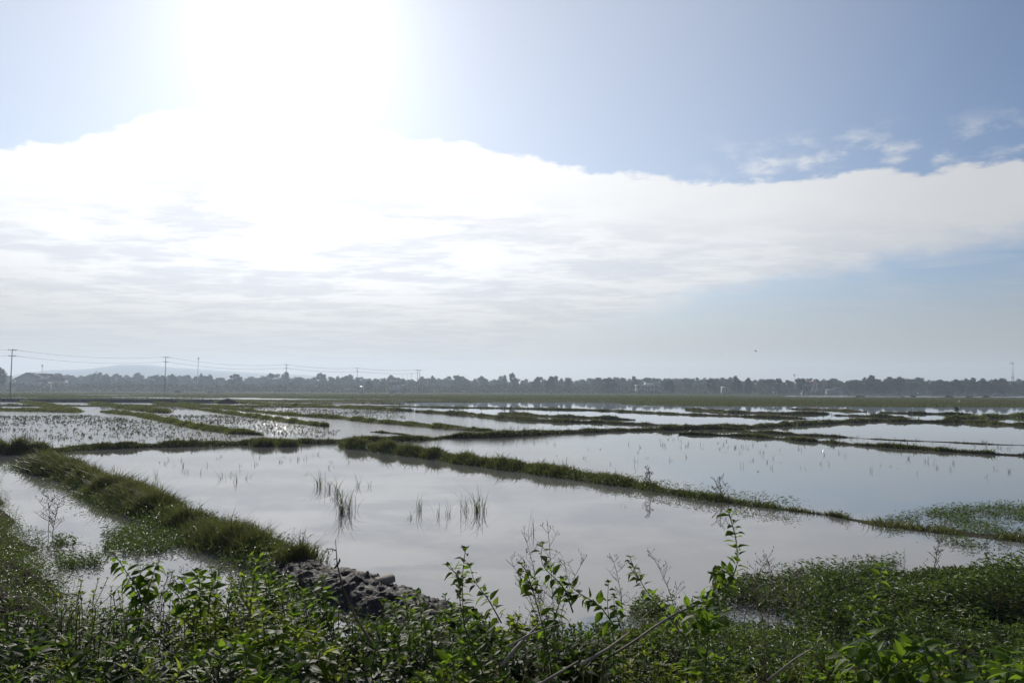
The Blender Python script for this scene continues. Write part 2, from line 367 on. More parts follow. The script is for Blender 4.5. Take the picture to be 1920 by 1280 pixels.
# ------------------------------------------------------------------ ground
def poly_dist(x, y, pts):
    """distance to a polyline and the parameter along it"""
    best = np.full(np.shape(x), 1e9)
    for (ax, ay), (bx, by) in zip(pts[:-1], pts[1:]):
        dx, dy = bx - ax, by - ay; L = dx * dx + dy * dy + 1e-9
        t = np.clip(((x - ax) * dx + (y - ay) * dy) / L, 0, 1)
        best = np.minimum(best, np.hypot(x - ax - t * dx, y - ay - t * dy))
    return best
def ground_z(x, y):
    x = np.asarray(x, float); y = np.asarray(y, float)
    bed = -0.30 + 0.05 * fbm(x * 0.3, y * 0.3)
    n = fbm(x * 0.8, y * 0.8) - 0.5
    # road embankment under the camera
    edge = 7.4 + 0.35 * np.sin(x * 0.7 + 1) + 0.25 * n + 2.8 * np.exp(-((x - 1.7) / 1.3) ** 2)
    near = 0.92 - 1.22 * sstep(y, 1.6, edge + 1.0) + 0.10 * n
    # low bank that juts out on the right
    d = poly_dist(x, y, [(4.0, 8.4), (5.0, 8.7), (6.5, 8.9), (12.0, 9.0), (30, 9)])
    right = -0.35 + (0.36 + 0.20 * fbm(x * 0.9 + 2, y * 0.9, 2)) * np.exp(-(d / 1.15) ** 2) + 0.18 * n
    # bank on the left that runs away from the road
    xe = np.interp(y, [7, 9, 10.1, 12.6, 16.7, 22, 27], [-3.6, -4.7, -5.7, -7.7, -11.1, -15.2, -20]) + 0.8 * n
    left = -0.35 + 0.95 * sstep(xe - x, -0.7, 2.0) + 0.25 * n * (x < xe)
    left = np.where(y < 26, left, -0.4)
    z = np.maximum.reduce([bed, near, right, left])
    # far fields: patchy ground just over and under the water level
    far = sstep(y, 95, 150)
    k = fbm(x / 55 + 3, y / 13 + 9, 3)
    bias = 0.56 - 0.20 * sstep(y, 150, 300) - 0.10 * sstep(x, -40, 120) * sstep(y, 120, 200)
    bias = bias - 0.30 * sstep(x, 0.10 * y, 0.22 * y) * sstep(y, 122, 140) * (1 - sstep(y, 315, 335)) - 0.12 * sstep(x, -0.25 * y, -0.15 * y) * sstep(y, 165, 200)
    fz = np.clip((k - bias) * 2.0, -0.3, 0.15) * np.where((x > 0.3 * y) & (y > 230), 0.4, 1.0)
    z = np.where(y > 95, z * (1 - far) + fz * far, z)
    # river on the right, then the firm ground under the trees
    riv = sstep(x, 0.34 * y, 0.40 * y) * sstep(y, 338, 346) * (1 - sstep(y, 500, 506))
    z = np.where(riv > 0.5, -0.3, z)
    z = z + (0.3 + np.maximum(0, -z)) * sstep(y, 506, 520)
    return z
def ground():
    ys = np.concatenate([np.linspace(-60, -2, 8), np.linspace(-1.5, 12, 109), np.linspace(12.3, 30, 50), np.linspace(31, 95, 40), np.linspace(97, 520, 230), np.linspace(540, 2900, 20)])
    us = np.concatenate([np.linspace(-1, -0.02, 150) , np.linspace(-0.012, 0.012, 3), np.linspace(0.02, 1, 150)])
    Yg, U = np.meshgrid(ys, us, indexing='ij')
    half = np.clip(np.abs(Yg) * 0.95 + 14, 14, 2400)
    Xg = U * half
    # outer columns run out to the horizon
    Xg[:, 0] = -2400; Xg[:, -1] = 2400
    Zg = ground_z(Xg, Yg)
    V = np.stack([Xg, Yg, Zg], -1).reshape(-1, 3)
    ny, nx = Xg.shape; i = np.arange(ny * nx).reshape(ny, nx)
    Q = np.stack([i[:-1, :-1], i[:-1, 1:], i[1:, 1:], i[1:, :-1]], -1).reshape(-1, 4)
    o = obj('ground', mesh_np('ground', V, quads=Q, smooth=True, mats=[M['ground']]))
    return tag(o, kind='structure')
ground()
wv = MB(); wv.add([(-2400, -60, 0), (2400, -60, 0), (2400, 2900, 0), (-2400, 2900, 0)], q=[(0, 1, 2, 3)])
tag(wv.build('water', M['water']), kind='structure')
# ------------------------------------------------------------------ grass and leaf geometry (numpy)
def unit(a): return a / np.maximum(np.linalg.norm(a, axis=-1, keepdims=True), 1e-9)
def blades(P, h, wd, lean, tint, bend=0.6):
    """grass blades: base P (n,3), height, width, lean vector (n,2), own colour"""
    n = len(P); P = np.asarray(P, float); h = np.broadcast_to(h, n).astype(float); wd = np.broadcast_to(wd, n).astype(float)
    a = rng.uniform(0, 2 * np.pi, n); S = np.stack([np.cos(a), np.sin(a), np.zeros(n)], 1) * (wd * 0.5)[:, None]
    L = np.concatenate([lean, np.zeros((n, 1))], 1) * h[:, None]
    up = np.zeros((n, 3)); up[:, 2] = h
    mid = P + up * 0.55 + L * 0.28; tip = P + up * (1 - 0.25 * bend) + L * 0.9
    V = np.stack([P - S, P + S, mid + S * 0.75, mid - S * 0.75, tip], 1).reshape(-1, 3)
    b = (np.arange(n) * 5)[:, None]
    return V, b + np.array([[3, 2, 4]]), b + np.array([[0, 1, 2, 3]]), np.repeat(np.broadcast_to(tint, n), 5)
def small_leaves(P, D, N, ln, wd, tint, fold=0.25):
    """two-sided folded small leaves: 2 triangles each"""
    n = len(P); D = unit(D); B = unit(np.cross(N, D)); N = np.cross(D, B)
    ln = np.broadcast_to(ln, n)[:, None]; wd = np.broadcast_to(wd, n)[:, None]
    l = P + D * ln * 0.42 + B * wd * 0.5 + N * wd * fold; r = P + D * ln * 0.42 - B * wd * 0.5 + N * wd * fold
    tip = P + D * ln - N * ln * 0.12
    V = np.stack([P, l, tip, r], 1).reshape(-1, 3); b = (np.arange(n) * 4)[:, None]
    T = np.concatenate([b + np.array([[0, 2, 1]]), b + np.array([[0, 3, 2]])], 0)
    return V, T, np.repeat(np.broadcast_to(tint, n), 4)
_rows = [(0.0, 0.0), (0.14, 0.62), (0.36, 1.0), (0.62, 0.74), (0.84, 0.30), (1.0, 0.0)]
def leaf_template(width=0.56, fold=0.16, droop=0.22, rows=_rows):
    V = [(0, 0, 0)]; T = []; Q = []
    for t, wv_ in rows[1:-1]:
        z = -droop * t * t; hw = width * 0.5 * wv_
        V += [(t, hw, z + fold * hw * 2), (t, 0, z), (t, -hw, z + fold * hw * 2)]
    k = len(V); V.append((1.0, 0, -droop))
    T += [(0, 2, 1), (0, 3, 2)]
    for i in range(len(rows) - 3):
        a = 1 + 3 * i; Q += [(a, a + 1, a + 4, a + 3), (a + 1, a + 2, a + 5, a + 4)]
    T += [(k - 3, k - 2, k), (k - 2, k - 1, k)]
    return np.array(V, float), np.array(T), np.array(Q)
def big_leaves(P, D, N, ln, tint, tpl):
    TV, TT, TQ = tpl; n = len(P); m = len(TV)
    D = unit(D); B = unit(np.cross(N, D)); N = np.cross(D, B)
    V = P[:, None, :] + np.asarray(ln)[:, None, None] * (TV[None, :, 0:1] * D[:, None] + TV[None, :, 1:2] * B[:, None] + TV[None, :, 2:3] * N[:, None])
    b = (np.arange(n) * m)[:, None, None]
    return V.reshape(-1, 3), (b + TT[None]).reshape(-1, 3), (b + TQ[None]).reshape(-1, 4), np.repeat(np.broadcast_to(tint, n), m)
class Cloud:
    """gathers vectorised pieces into one mesh"""
    def __init__(s): s.V = []; s.T = []; s.Q = []; s.A = []; s.n = 0
    def add(s, V, T=None, Q=None, A=None):
        if T is not None and len(T): s.T.append(np.asarray(T).reshape(-1, 3) + s.n)
        if Q is not None and len(Q): s.Q.append(np.asarray(Q).reshape(-1, 4) + s.n)
        s.V.append(np.asarray(V).reshape(-1, 3)); s.A.append(np.asarray(A).ravel()); s.n += len(s.V[-1]); return s
    def mb(s, m, tint=0.4):
        return s.add(np.array(m.v), np.array(m.t) if m.t else None, np.array(m.q) if m.q else None, np.full(len(m.v), tint))
    def mesh(s, name, mat):
        return mesh_np(name, np.concatenate(s.V), np.concatenate(s.T) if s.T else None, np.concatenate(s.Q) if s.Q else None, np.concatenate(s.A), mats=[mat])
    def build(s, name, mat, parent=None): return obj(name, s.mesh(name, mat), parent)
# ------------------------------------------------------------------ dikes
def resample(pts, step):
    pts = np.array([(p[0], p[1]) for p in pts], float)
    seg = np.hypot(*np.diff(pts, axis=0).T); s = np.concatenate([[0], np.cumsum(seg)])
    n = max(4, int(s[-1] / step)); q = np.linspace(0, s[-1], n)
    X = np.interp(q, s, pts[:, 0]); Y = np.interp(q, s, pts[:, 1])
    for _ in range(3):
        X[1:-1] = (X[:-2] + 2 * X[1:-1] + X[2:]) / 4; Y[1:-1] = (Y[:-2] + 2 * Y[1:-1] + Y[2:]) / 4
    return X, Y, s[-1]
n_blades = 0
def dike(label, px, width, top, gh, dens, dry=0.2, mat='grass', ragged=0.5, taper=True, parent_name='field_dike', thin_end=0.0):
    if 'green' in label or 'grassy strip' in label or 'long dike' in label or 'rough grass' in label: mat = 'green_grass'; gh *= 0.52; top *= 0.65; width *= 1.1; dens *= 1.1
    elif 'diagonal dark' in label: gh *= 0.75; top *= 0.8
    elif mat == "grass" and "thick" not in label and "mound" not in label: gh *= 0.45; top *= 0.62; dens *= 1.15; width *= 0.85
    """earth ridge through the pixels' ground points, overgrown with grass"""
    global n_blades
    pts = [gp(*p) for p in px]
    dist = float(np.mean([p.y for p in pts]))
    X, Y, L = resample(pts, max(0.15, dist * 0.008)); n = len(X)
    tx = np.gradient(X); ty = np.gradient(Y); ln = np.hypot(tx, ty); nx, ny = -ty / ln, tx / ln
    s = np.linspace(0, L, n)
    wn = width * (0.65 + 0.8 * fbm(s / max(1.2, width * 2) + dist, s * 0 + dist * 3, 3))
    hn = top * (0.45 + 1.1 * fbm(s / max(0.9, width) + 9, s * 0 + dist, 3))
    if taper:
        e = np.clip(np.minimum(s, L - s) / max(1.0, width * 1.5), 0.15, 1); wn = wn * e; hn = hn * e
    th = 1 - thin_end * sstep(s / L, 0.45, 1.0); wn = wn * (0.4 + 0.6 * th); hn = hn * th
    prof = [(-1.25, -1), (-0.75, 0.25), (-0.35, 0.9), (0, 1), (0.35, 0.88), (0.75, 0.25), (1.25, -1)]
    V = []
    for a, b_ in prof:
        off = a * wn * 0.5 * (0.85 + 0.3 * fbm(s * 1.3 + a * 7, s * 0 + a * 3))
        z = np.where(b_ < 0, -0.28, b_ * hn)
        V.append(np.stack([X + nx * off, Y + ny * off, z + np.zeros(n)], 1))
    V = np.stack(V, 1); i = np.arange(n * 7).reshape(n, 7)
    Q = np.stack([i[:-1, :-1], i[1:, :-1], i[1:, 1:], i[:-1, 1:]], -1).reshape(-1, 4)
    o = obj(parent_name, mesh_np(parent_name, V.reshape(-1, 3), quads=Q, smooth=True, mats=[M['soil']]))
    tag(o, label, kind='structure')
    cnt = int(L * width * dens)
    k = rng.integers(0, n, cnt); a = np.clip(rng.normal(0, 0.42, cnt), -1.15, 1.15)
    clump = fbm(s / max(0.5, dist * 0.02) + dist * 1.7, s * 0 + 3.3, 3)[k]
    keep = rng.random(cnt) < (1 - ragged) + ragged * sstep(clump, 0.32, 0.6)
    keep &= rng.random(cnt) < th[k] + 0.12
    k, a, clump = k[keep], a[keep], clump[keep]; cnt = len(k)
    off = a * wn[k] * 0.5
    jx = rng.normal(0, L / n * 0.5, cnt)
    px_ = X[k] + nx[k] * off + tx[k] / ln[k] * jx; py_ = Y[k] + ny[k] * off + ty[k] / ln[k] * jx
    z = np.maximum(0.0, hn[k] * (1 - np.abs(a) ** 1.5)) - 0.02
    c2 = fbm(px_ * 2.6 + 5, py_ * 2.2 + 1, 2)
    h = gh * (0.1 + 1.0 * sstep(clump, 0.25, 0.75) + 0.7 * (c2 - 0.4) + 0.55 * rng.random(cnt) - 0.4 * np.abs(a)) * np.where(rng.random(cnt) < 0.05, 1.6, 1)
    h = np.maximum(h, gh * 0.2) * (0.35 + 0.65 * th[k])
    la = rng.uniform(0, 2 * np.pi, cnt); lr = rng.uniform(0.05, 1.0, cnt)
    lean = np.stack([np.cos(la) * lr + nx[k] * a * 0.35, np.sin(la) * lr + ny[k] * a * 0.35], 1)
    w_ = np.maximum(0.010, 0.0010 * py_) * rng.uniform(0.6, 1.6, cnt)
    dryf = fbm(px_ * 0.35 + 40, py_ * 0.35 + 7, 3)
    ct = fbm(px_ * 1.1 + 70, py_ * 0.9 + 31, 3); ct2 = fbm(px_ * 0.22 + 10, py_ * 0.2 + 3, 2)
    t = np.clip(0.05 + 0.9 * sstep(0.5 * ct + 0.5 * ct2, 0.34, 0.64) + rng.normal(0, 0.14, cnt), 0, 0.9)
    t = np.where(rng.random(cnt) < dry * sstep(dryf, 0.35, 0.65) * 2, 0.99, t)
    n_blades += cnt
    V, T, Q, A = blades(np.stack([px_, py_, z], 1), h, w_, lean, t)
    g = mesh_np('grass', V, T, Q, A, mats=[M[mat]])
    go = obj('grass', g, o); go['kind'] = 'stuff'
    return o
dike('thick grassy dike curving from the near mud bank to the far left', [(62, 872), (130, 890), (200, 922), (300, 965), (400, 1008), (480, 1036), (555, 1066)], 0.95, 0.13, 0.28, 3000, 0.3, ragged=0.55, taper=False)
dike('low grassy mound of bank at the left end of the cross dike', [(-140, 846), (-60, 848), (20, 849), (82, 850)], 2.6, 0.42, 0.55, 700, 0.15, ragged=0.1)
dike('long cross dike behind the nearest flooded paddy, left stretch', [(60, 850), (160, 842), (300, 837), (420, 834), (560, 831), (700, 828), (822, 823)], 1.1, 0.20, 0.34, 900, 0.15)
dike('long cross dike behind the nearest flooded paddy, right stretch', [(838, 821), (930, 819), (1050, 812), (1150, 808), (1280, 805), (1400, 802), (1500, 796), (1640, 789), (1800, 792), (1960, 800)], 1.1, 0.22, 0.36, 700, 0.3)
dike('diagonal dark dike between the two nearest flooded paddies', [(640, 836), (720, 845), (800, 856), (900, 871), (1000, 884), (1100, 898), (1200, 913), (1300, 932), (1400, 945), (1490, 957), (1575, 969)], 0.85, 0.16, 0.36, 1500, 0.3, ragged=0.35, thin_end=0.85)
dike('broken weedy tail of the diagonal dike at the right', [(1565, 968), (1640, 981), (1720, 992), (1800, 1000), (1920, 1012), (2050, 1030)], 0.7, 0.01, 0.26, 550, 0.2, ragged=0.75)
dike('thin ragged dike crossing the right hand paddy', [(1280, 814), (1400, 818), (1500, 826), (1600, 834), (1700, 841), (1800, 848), (1990, 858)], 0.45, 0.10, 0.34, 1100, 0.3, ragged=0.8)
dike('short thin dike just behind the ragged right dike', [(1365, 808), (1440, 812), (1500, 816), (1590, 820)], 0.4, 0.08, 0.30, 900, 0.3, ragged=0.7)
dike('hairline mud ridge trailing towards the right edge', [(1600, 821), (1700, 826), (1760, 828), (1860, 833), (1930, 835)], 0.18, 0.05, 0.10, 700, 0.5, ragged=0.9)
dike('green dike bending in from the left beside the stubble paddy', [(190, 772), (260, 779), (300, 787), (367, 801), (433, 811), (484, 815)], 1.0, 0.18, 0.36, 520, 0.15)
dike('grassy strip at the far left above the stubble paddy', [(-80, 769), (0, 769), (70, 770), (130, 773)], 6.5, 0.25, 0.40, 260, 0.15)
dike('bright green slanting dike at the far left', [(43, 754), (90, 762), (143, 773)], 1.6, 0.30, 0.45, 300, 0.05)
dike('green dike between stubble paddies on the left', [(173, 756), (233, 765), (312, 774)], 1.8, 0.30, 0.45, 240, 0.1)
dike('long dike running right from the dark canal wall', [(287, 756), (350, 764), (417, 774), (483, 783), (547, 792), (610, 799)], 0.9, 0.22, 0.40, 330, 0.15, ragged=0.4)
dike('long dike ending in a point in the middle paddies', [(333, 756), (400, 764), (467, 771), (533, 778), (640, 785), (707, 792), (773, 797), (840, 803), (912, 808)], 0.9, 0.20, 0.38, 380, 0.15, ragged=0.4)
dike('far left-centre dike of rough grass', [(400, 754), (520, 759), (633, 764), (765, 770)], 1.7, 0.25, 0.45, 170, 0.2)
dike('dark dike in the middle distance ending at open water', [(783, 772), (873, 777), (940, 784), (1007, 789), (1092, 792)], 1.1, 0.22, 0.42, 260, 0.25)
dike('middle distance dike just behind the pointed one', [(937, 775), (1007, 780), (1107, 784), (1180, 787)], 1.0, 0.2, 0.40, 260, 0.25)
dike('short dike joining the long cross dike from behind', [(1107, 792), (1207, 796), (1290, 801), (1385, 806)], 0.7, 0.16, 0.34, 380, 0.3, ragged=0.6)
dike('thin dike in the far right paddies', [(1007, 767), (1140, 770), (1280, 777), (1400, 781), (1515, 785)], 0.7, 0.14, 0.34, 260, 0.25, ragged=0.6)
dike('clumpy dike with gaps in the right paddies', [(1290, 768), (1370, 773), (1480, 776), (1545, 776)], 1.2, 0.2, 0.45, 200, 0.2, ragged=0.6)
dike('broken line of grass in the right paddies', [(1573, 779), (1640, 781), (1705, 783)], 0.9, 0.16, 0.42, 260, 0.2, ragged=0.7)
dike('dark dike farther off on the right', [(1660, 774), (1740, 776), (1815, 777)], 1.0, 0.18, 0.42, 200, 0.2, ragged=0.4)
dike('green dike near the right end of the cross dike', [(1780, 785), (1850, 783), (1960, 780)], 1.6, 0.25, 0.42, 260, 0.15)
dike('far right dike beside the brown meadow', [(1493, 767), (1560, 769), (1620, 772)], 1.4, 0.18, 0.42, 140, 0.2, ragged=0.5)
dike('tiny islet of grass left of the pointed dike', [(700, 810), (730, 812), (762, 815)], 0.45, 0.1, 0.22, 500, 0.2)
for i in range(30):
    yy = 741.5 + 21 * (i + rnd.random()) / 30; x0 = rnd.uniform(-60, 1500 if yy > 750 else 1150); L_ = rnd.uniform(180, 520); x0 = min(x0, 1330 - L_) if yy < 752 else x0; sl = rnd.uniform(-0.002, 0.010) * (0.3 + (yy - 741) / 12); dd_ = 2.5 * F / max(4, yy - 728 - 7 * (x0 + L_ / 2) / 1920)
    o = dike('green far dike line among the distant paddies' if i % 3 else 'thin far dike line among the distant paddies', [(x0 + L_ * q, yy + L_ * q * sl + rnd.gauss(0, 0.25)) for q in (0, 0.25, 0.5, 0.75, 1)], dd_ * 0.008, 0.16, 0.34, 22000 / dd_ ** 1.35, 0.2, ragged=0.5)
    o['group'] = 'far dike lines'
# ------------------------------------------------------------------ far fields
def far_grass():
    c = Cloud()
    for cnt, y0, y1 in ((90000, 95, 230), (90000, 210, 580)):
        u_ = rng.random(cnt); y = 1 / (1 / y0 + u_ * (1 / y1 - 1 / y0)); x = rng.uniform(-0.85, 0.85, cnt) * y
        z = ground_z(x, y); k = z > 0.0; x, y, z = x[k], y[k], z[k]; n = len(x)
        la = rng.uniform(0, 2 * np.pi, n); lr = rng.uniform(0.1, 0.6, n)
        f = fbm(x / 40 + 11, y / 9 + 4, 3)
        t = np.clip(0.1 + 0.8 * f + rng.normal(0, 0.1, n), 0, 0.9); t = np.where(rng.random(n) < 0.25 + 0.5 * sstep(x, 20, 140), 0.95 + 0.04 * rng.random(n), t)
        V, T, Q, A = blades(np.stack([x, y, z], 1), (0.12 + 0.24 * f * rng.random(n)) * np.where((x > 0.3 * y) & (y > 230), 0.45, 1.0), 0.0011 * y, np.stack([np.cos(la) * lr, np.sin(la) * lr], 1), t)
        c.add(V, T, Q, A)
    o = c.build('field_grass', M['field'])
    tag(o, 'rough brown and green grass over the far fields', kind='stuff')
far_grass()
def in_poly(x, y, poly):
    r = np.zeros(len(x), bool); j = len(poly) - 1
    for i in range(len(poly)):
        xi, yi = poly[i]; xj, yj = poly[j]
        c = ((yi > y) != (yj > y)) & (x < (xj - xi) * (y - yi) / (yj - yi + 1e-12) + xi); r ^= c; j = i
    return r
def scatter_px(cnt, poly):
    """random points on the water inside an outline given by ground points"""
    w_ = [(gp(*p).x, gp(*p).y) for p in poly]
    xs = [p[0] for p in w_]; ys = [p[1] for p in w_]
    x = rng.uniform(min(xs), max(xs), cnt * 3); y = rng.uniform(min(ys), max(ys), cnt * 3)
    k = in_poly(x, y, w_); return x[k][:cnt], y[k][:cnt]
def shoots(name, label, areas, mat, hmin, hmax, per=4, wmul=0.00085):
    c = Cloud()
    for cnt, poly in areas:
        x, y = scatter_px(cnt, poly); k = fbm(x * 0.25, y * 0.25, 3) + 0.35 * rng.random(len(x)) > 0.55; x, y = x[k], y[k]
        x = np.repeat(x, per) + rng.normal(0, 0.035, len(x) * per); y = np.repeat(y, per) + rng.normal(0, 0.035, len(y) * per); n = len(x)
        la = rng.uniform(0, 2 * np.pi, n); lr = rng.uniform(0.1, 1.1, n)
        V, T, Q, A = blades(np.stack([x, y, np.full(n, -0.03)], 1), rng.uniform(hmin, hmax, n), np.maximum(0.005, wmul * y), np.stack([np.cos(la) * lr, np.sin(la) * lr], 1), rng.uniform(0.2, 1.0, n))
        c.add(V, T, Q, A)
    tag(c.build(name, M[mat]), label, kind='stuff')
shoots('rice_stubble', 'dark rice stubble standing in the shallow left paddies',
       [(2600, [(-60, 780), (180, 778), (300, 792), (470, 816), (440, 828), (110, 840), (60, 826), (-60, 800)]),
        (1500, [(190, 768), (430, 770), (430, 772), (250, 757), (180, 757)]), (1600, [(300, 778), (420, 778), (640, 805), (620, 822), (500, 816)]),
        (1800, [(430, 760), (760, 772), (760, 785), (540, 776)]), (1500, [(0, 752), (420, 756), (420, 748), (0, 746)])], 'stubble', 0.05, 0.18)
shoots('sparse_shoots', 'thin scattered shoots poking out of the open water',
       [(90, [(900, 832), (1280, 820), (1600, 845), (1560, 880), (1200, 890)]), (50, [(280, 860), (560, 850), (700, 850), (620, 890), (300, 900)]),
        (40, [(1300, 830), (1900, 865), (1900, 900), (1500, 880)]), (60, [(1440, 812), (1900, 830), (1900, 845), (1500, 822)]), (70, [(850, 812), (1300, 800), (1250, 795), (950, 800)])],
       'stubble', 0.06, 0.26, 3, 0.0005)
# ------------------------------------------------------------------ distant hills
def hills():
    xs = np.linspace(-2300, 300, 70); px_top = [(-700, 716), (-300, 704), (-100, 708), (20, 703), (100, 693), (200, 687), (270, 684), (350, 687), (450, 694), (560, 702), (700, 711), (900, 722), (1200, 730)]
    tx = [dp(a, b_, 2650) for a, b_ in px_top]
    top = np.interp(xs, [p.x for p in tx], [p.z for p in tx]); top += 4 * (fbm(xs / 60, xs * 0) - 0.5)
    ys = np.linspace(2300, 2900, 17); V = []
    for y in ys:
        f = math.exp(-((y - 2650) / 170) ** 2)
        V.append(np.stack([xs, np.full(len(xs), y), np.maximum(-1, (top * f - 2) * (0.85 + 0.3 * fbm(xs / 90 + y, xs * 0 + y / 70)))], 1))
    V = np.stack(V, 0); i = np.arange(V.shape[0] * V.shape[1]).reshape(V.shape[:2])
    Q = np.stack([i[:-1, :-1], i[:-1, 1:], i[1:, 1:], i[1:, :-1]], -1).reshape(-1, 4)
    tag(obj('hills', mesh_np('hills', V.reshape(-1, 3), quads=Q, smooth=True, mats=[simple('hill_forest', (0.04, 0.055, 0.03), 0.9, 0.3, 0.02)])), 'faint blue hills far behind the tree line', kind='structure')
hills()
# ------------------------------------------------------------------ trees
def tree_proto(kind, seed):
    """unit tree about 12 m tall: returns trunk mesh, crown mesh, height, width"""
    r = np.random.default_rng(seed); H = 12.0
    tr = MB(); ends = []
    if kind == 'broad': n_l, z0, spread, droop = 9, 0.28, 4.6, 0.0
    elif kind == 'spiky': n_l, z0, spread, droop = 13, 0.15, 2.8, 0.2
    elif kind == 'bush': n_l, z0, spread, droop = 10, 0.08, 5.5, -0.1
    else: n_l, z0, spread, droop = 8, 0.40, 4.4, 0.0
    lean = r.normal(0, 0.5, 2)
    T0 = lambda f: Vector((lean[0] * f, lean[1] * f, H * 0.92 * f))
    tr.tube([T0(f) for f in (0, 0.25, 0.5, 0.75, 1.0)], [0.30, 0.23, 0.17, 0.10, 0.03], 6)
    for i in range(n_l):
        f = z0 + (0.93 - z0) * (i + r.random()) / n_l; a = i * 2.4 + r.normal(0, 0.5)
        base = T0(f)
        if kind == 'spiky': ll = spread * (1.15 - 0.75 * f) * r.uniform(0.6, 1.15); up = r.uniform(0.5, 1.3)
        elif kind == 'bush': ll = spread * math.sqrt(max(0.05, 1 - (f - 0.25) ** 2 * 1.6)) * r.uniform(0.6, 1.0); up = r.uniform(-0.1, 0.5)
        else: ll = spread * math.sqrt(max(0.05, 1 - ((f - 0.62) / 0.52) ** 2)) * r.uniform(0.55, 1.1); up = r.uniform(0.15, 0.9)
        e = base + Vector((math.cos(a) * ll, math.sin(a) * ll, ll * up * 0.6))
        mid = base.lerp(e, 0.5) + Vector((0, 0, 0.25))
        tr.tube([base, mid, e], [0.11, 0.07, 0.02], 5)
        ends += [(e, 1.0), (mid, 0.85), (base.lerp(e, 0.75), 0.9)]
    ends.append((T0(1.0), 0.8))
    P = []; D = []
    for e, s in ends:
        m = int(r.integers(70, 130)); rad = {'broad': 1.35, 'spiky': 0.62, 'bush': 1.5, 'airy': 0.95}[kind] * s * r.uniform(0.7, 1.25)
        q = r.normal(0, 1, (m, 3)); q = q / np.linalg.norm(q, axis=1, keepdims=True) * (r.random((m, 1)) ** 0.45) * rad
        q[:, 2] *= {'broad': 0.75, 'spiky': 1.9, 'bush': 0.8, 'airy': 0.7}[kind]
        P.append(np.array(e)[None] + q); d = q + np.array([0, 0, 0.5 if kind == 'spiky' else 0.1])[None] + r.normal(0, 0.5, (m, 3)); D.append(d)
    P = np.concatenate(P); D = unit(np.concatenate(D)); P[:, 2] = np.maximum(P[:, 2], 0.15)
    N = unit(r.normal(0, 1, P.shape) + np.array([0, 0, 0.8]))
    sz = r.uniform(0.45, 0.95, len(P)) * (1.15 if kind == 'bush' else 1.0)
    V, T, A = small_leaves(P, D, N, sz, sz * (0.38 if kind == 'spiky' else 0.6), r.uniform(0, 0.9, len(P)))
    return tr.mesh('trunk', M['bark']), mesh_np('crown', V, T, attr=A, mats=[M['crown']]), float(V[:, 2].max()), float(np.ptp(V[:, 0]))
protos = {k: [tree_proto(k, 100 + 17 * i + len(k)) for i in range(4)] for k in ('broad', 'spiky', 'bush', 'airy')}
GZ = 0.3
def tree(px, ytop, dist, kind, wpx=None, label=None, group=None, v=None):
    tm, cm, h0, w0 = protos[kind][rnd.randrange(4) if v is None else v]
    top = dp(px, ytop, dist); h = max(2.0, top.z - GZ)
    s = h / h0; sx = s * rnd.uniform(0.85, 1.2) if wpx is None else (wpx / F * dist) / w0
    root = obj('tree', None, loc=(top.x, dist, GZ - 0.05), rot=(0, 0, rnd.uniform(0, 6.28)), scale=(sx, sx, s))
    tag(root, label or {'broad': 'round crowned hazy tree', 'spiky': 'feathery pointed hazy tree', 'airy': 'open branched hazy tree', 'bush': 'low bushy hazy tree'}[kind] + (' in the front row of the far tree line' if dist < 845 - 230 * max(0, min(1, (px / 1920 - 0.35) * 1.7)) else ' in the back row of the far tree line'), 'tree', group if label is None else None)
    if label and group: root['group'] = group
    obj('trunk', tm, root); obj('crown', cm, root); return root
TG = 'trees of the far tree line'
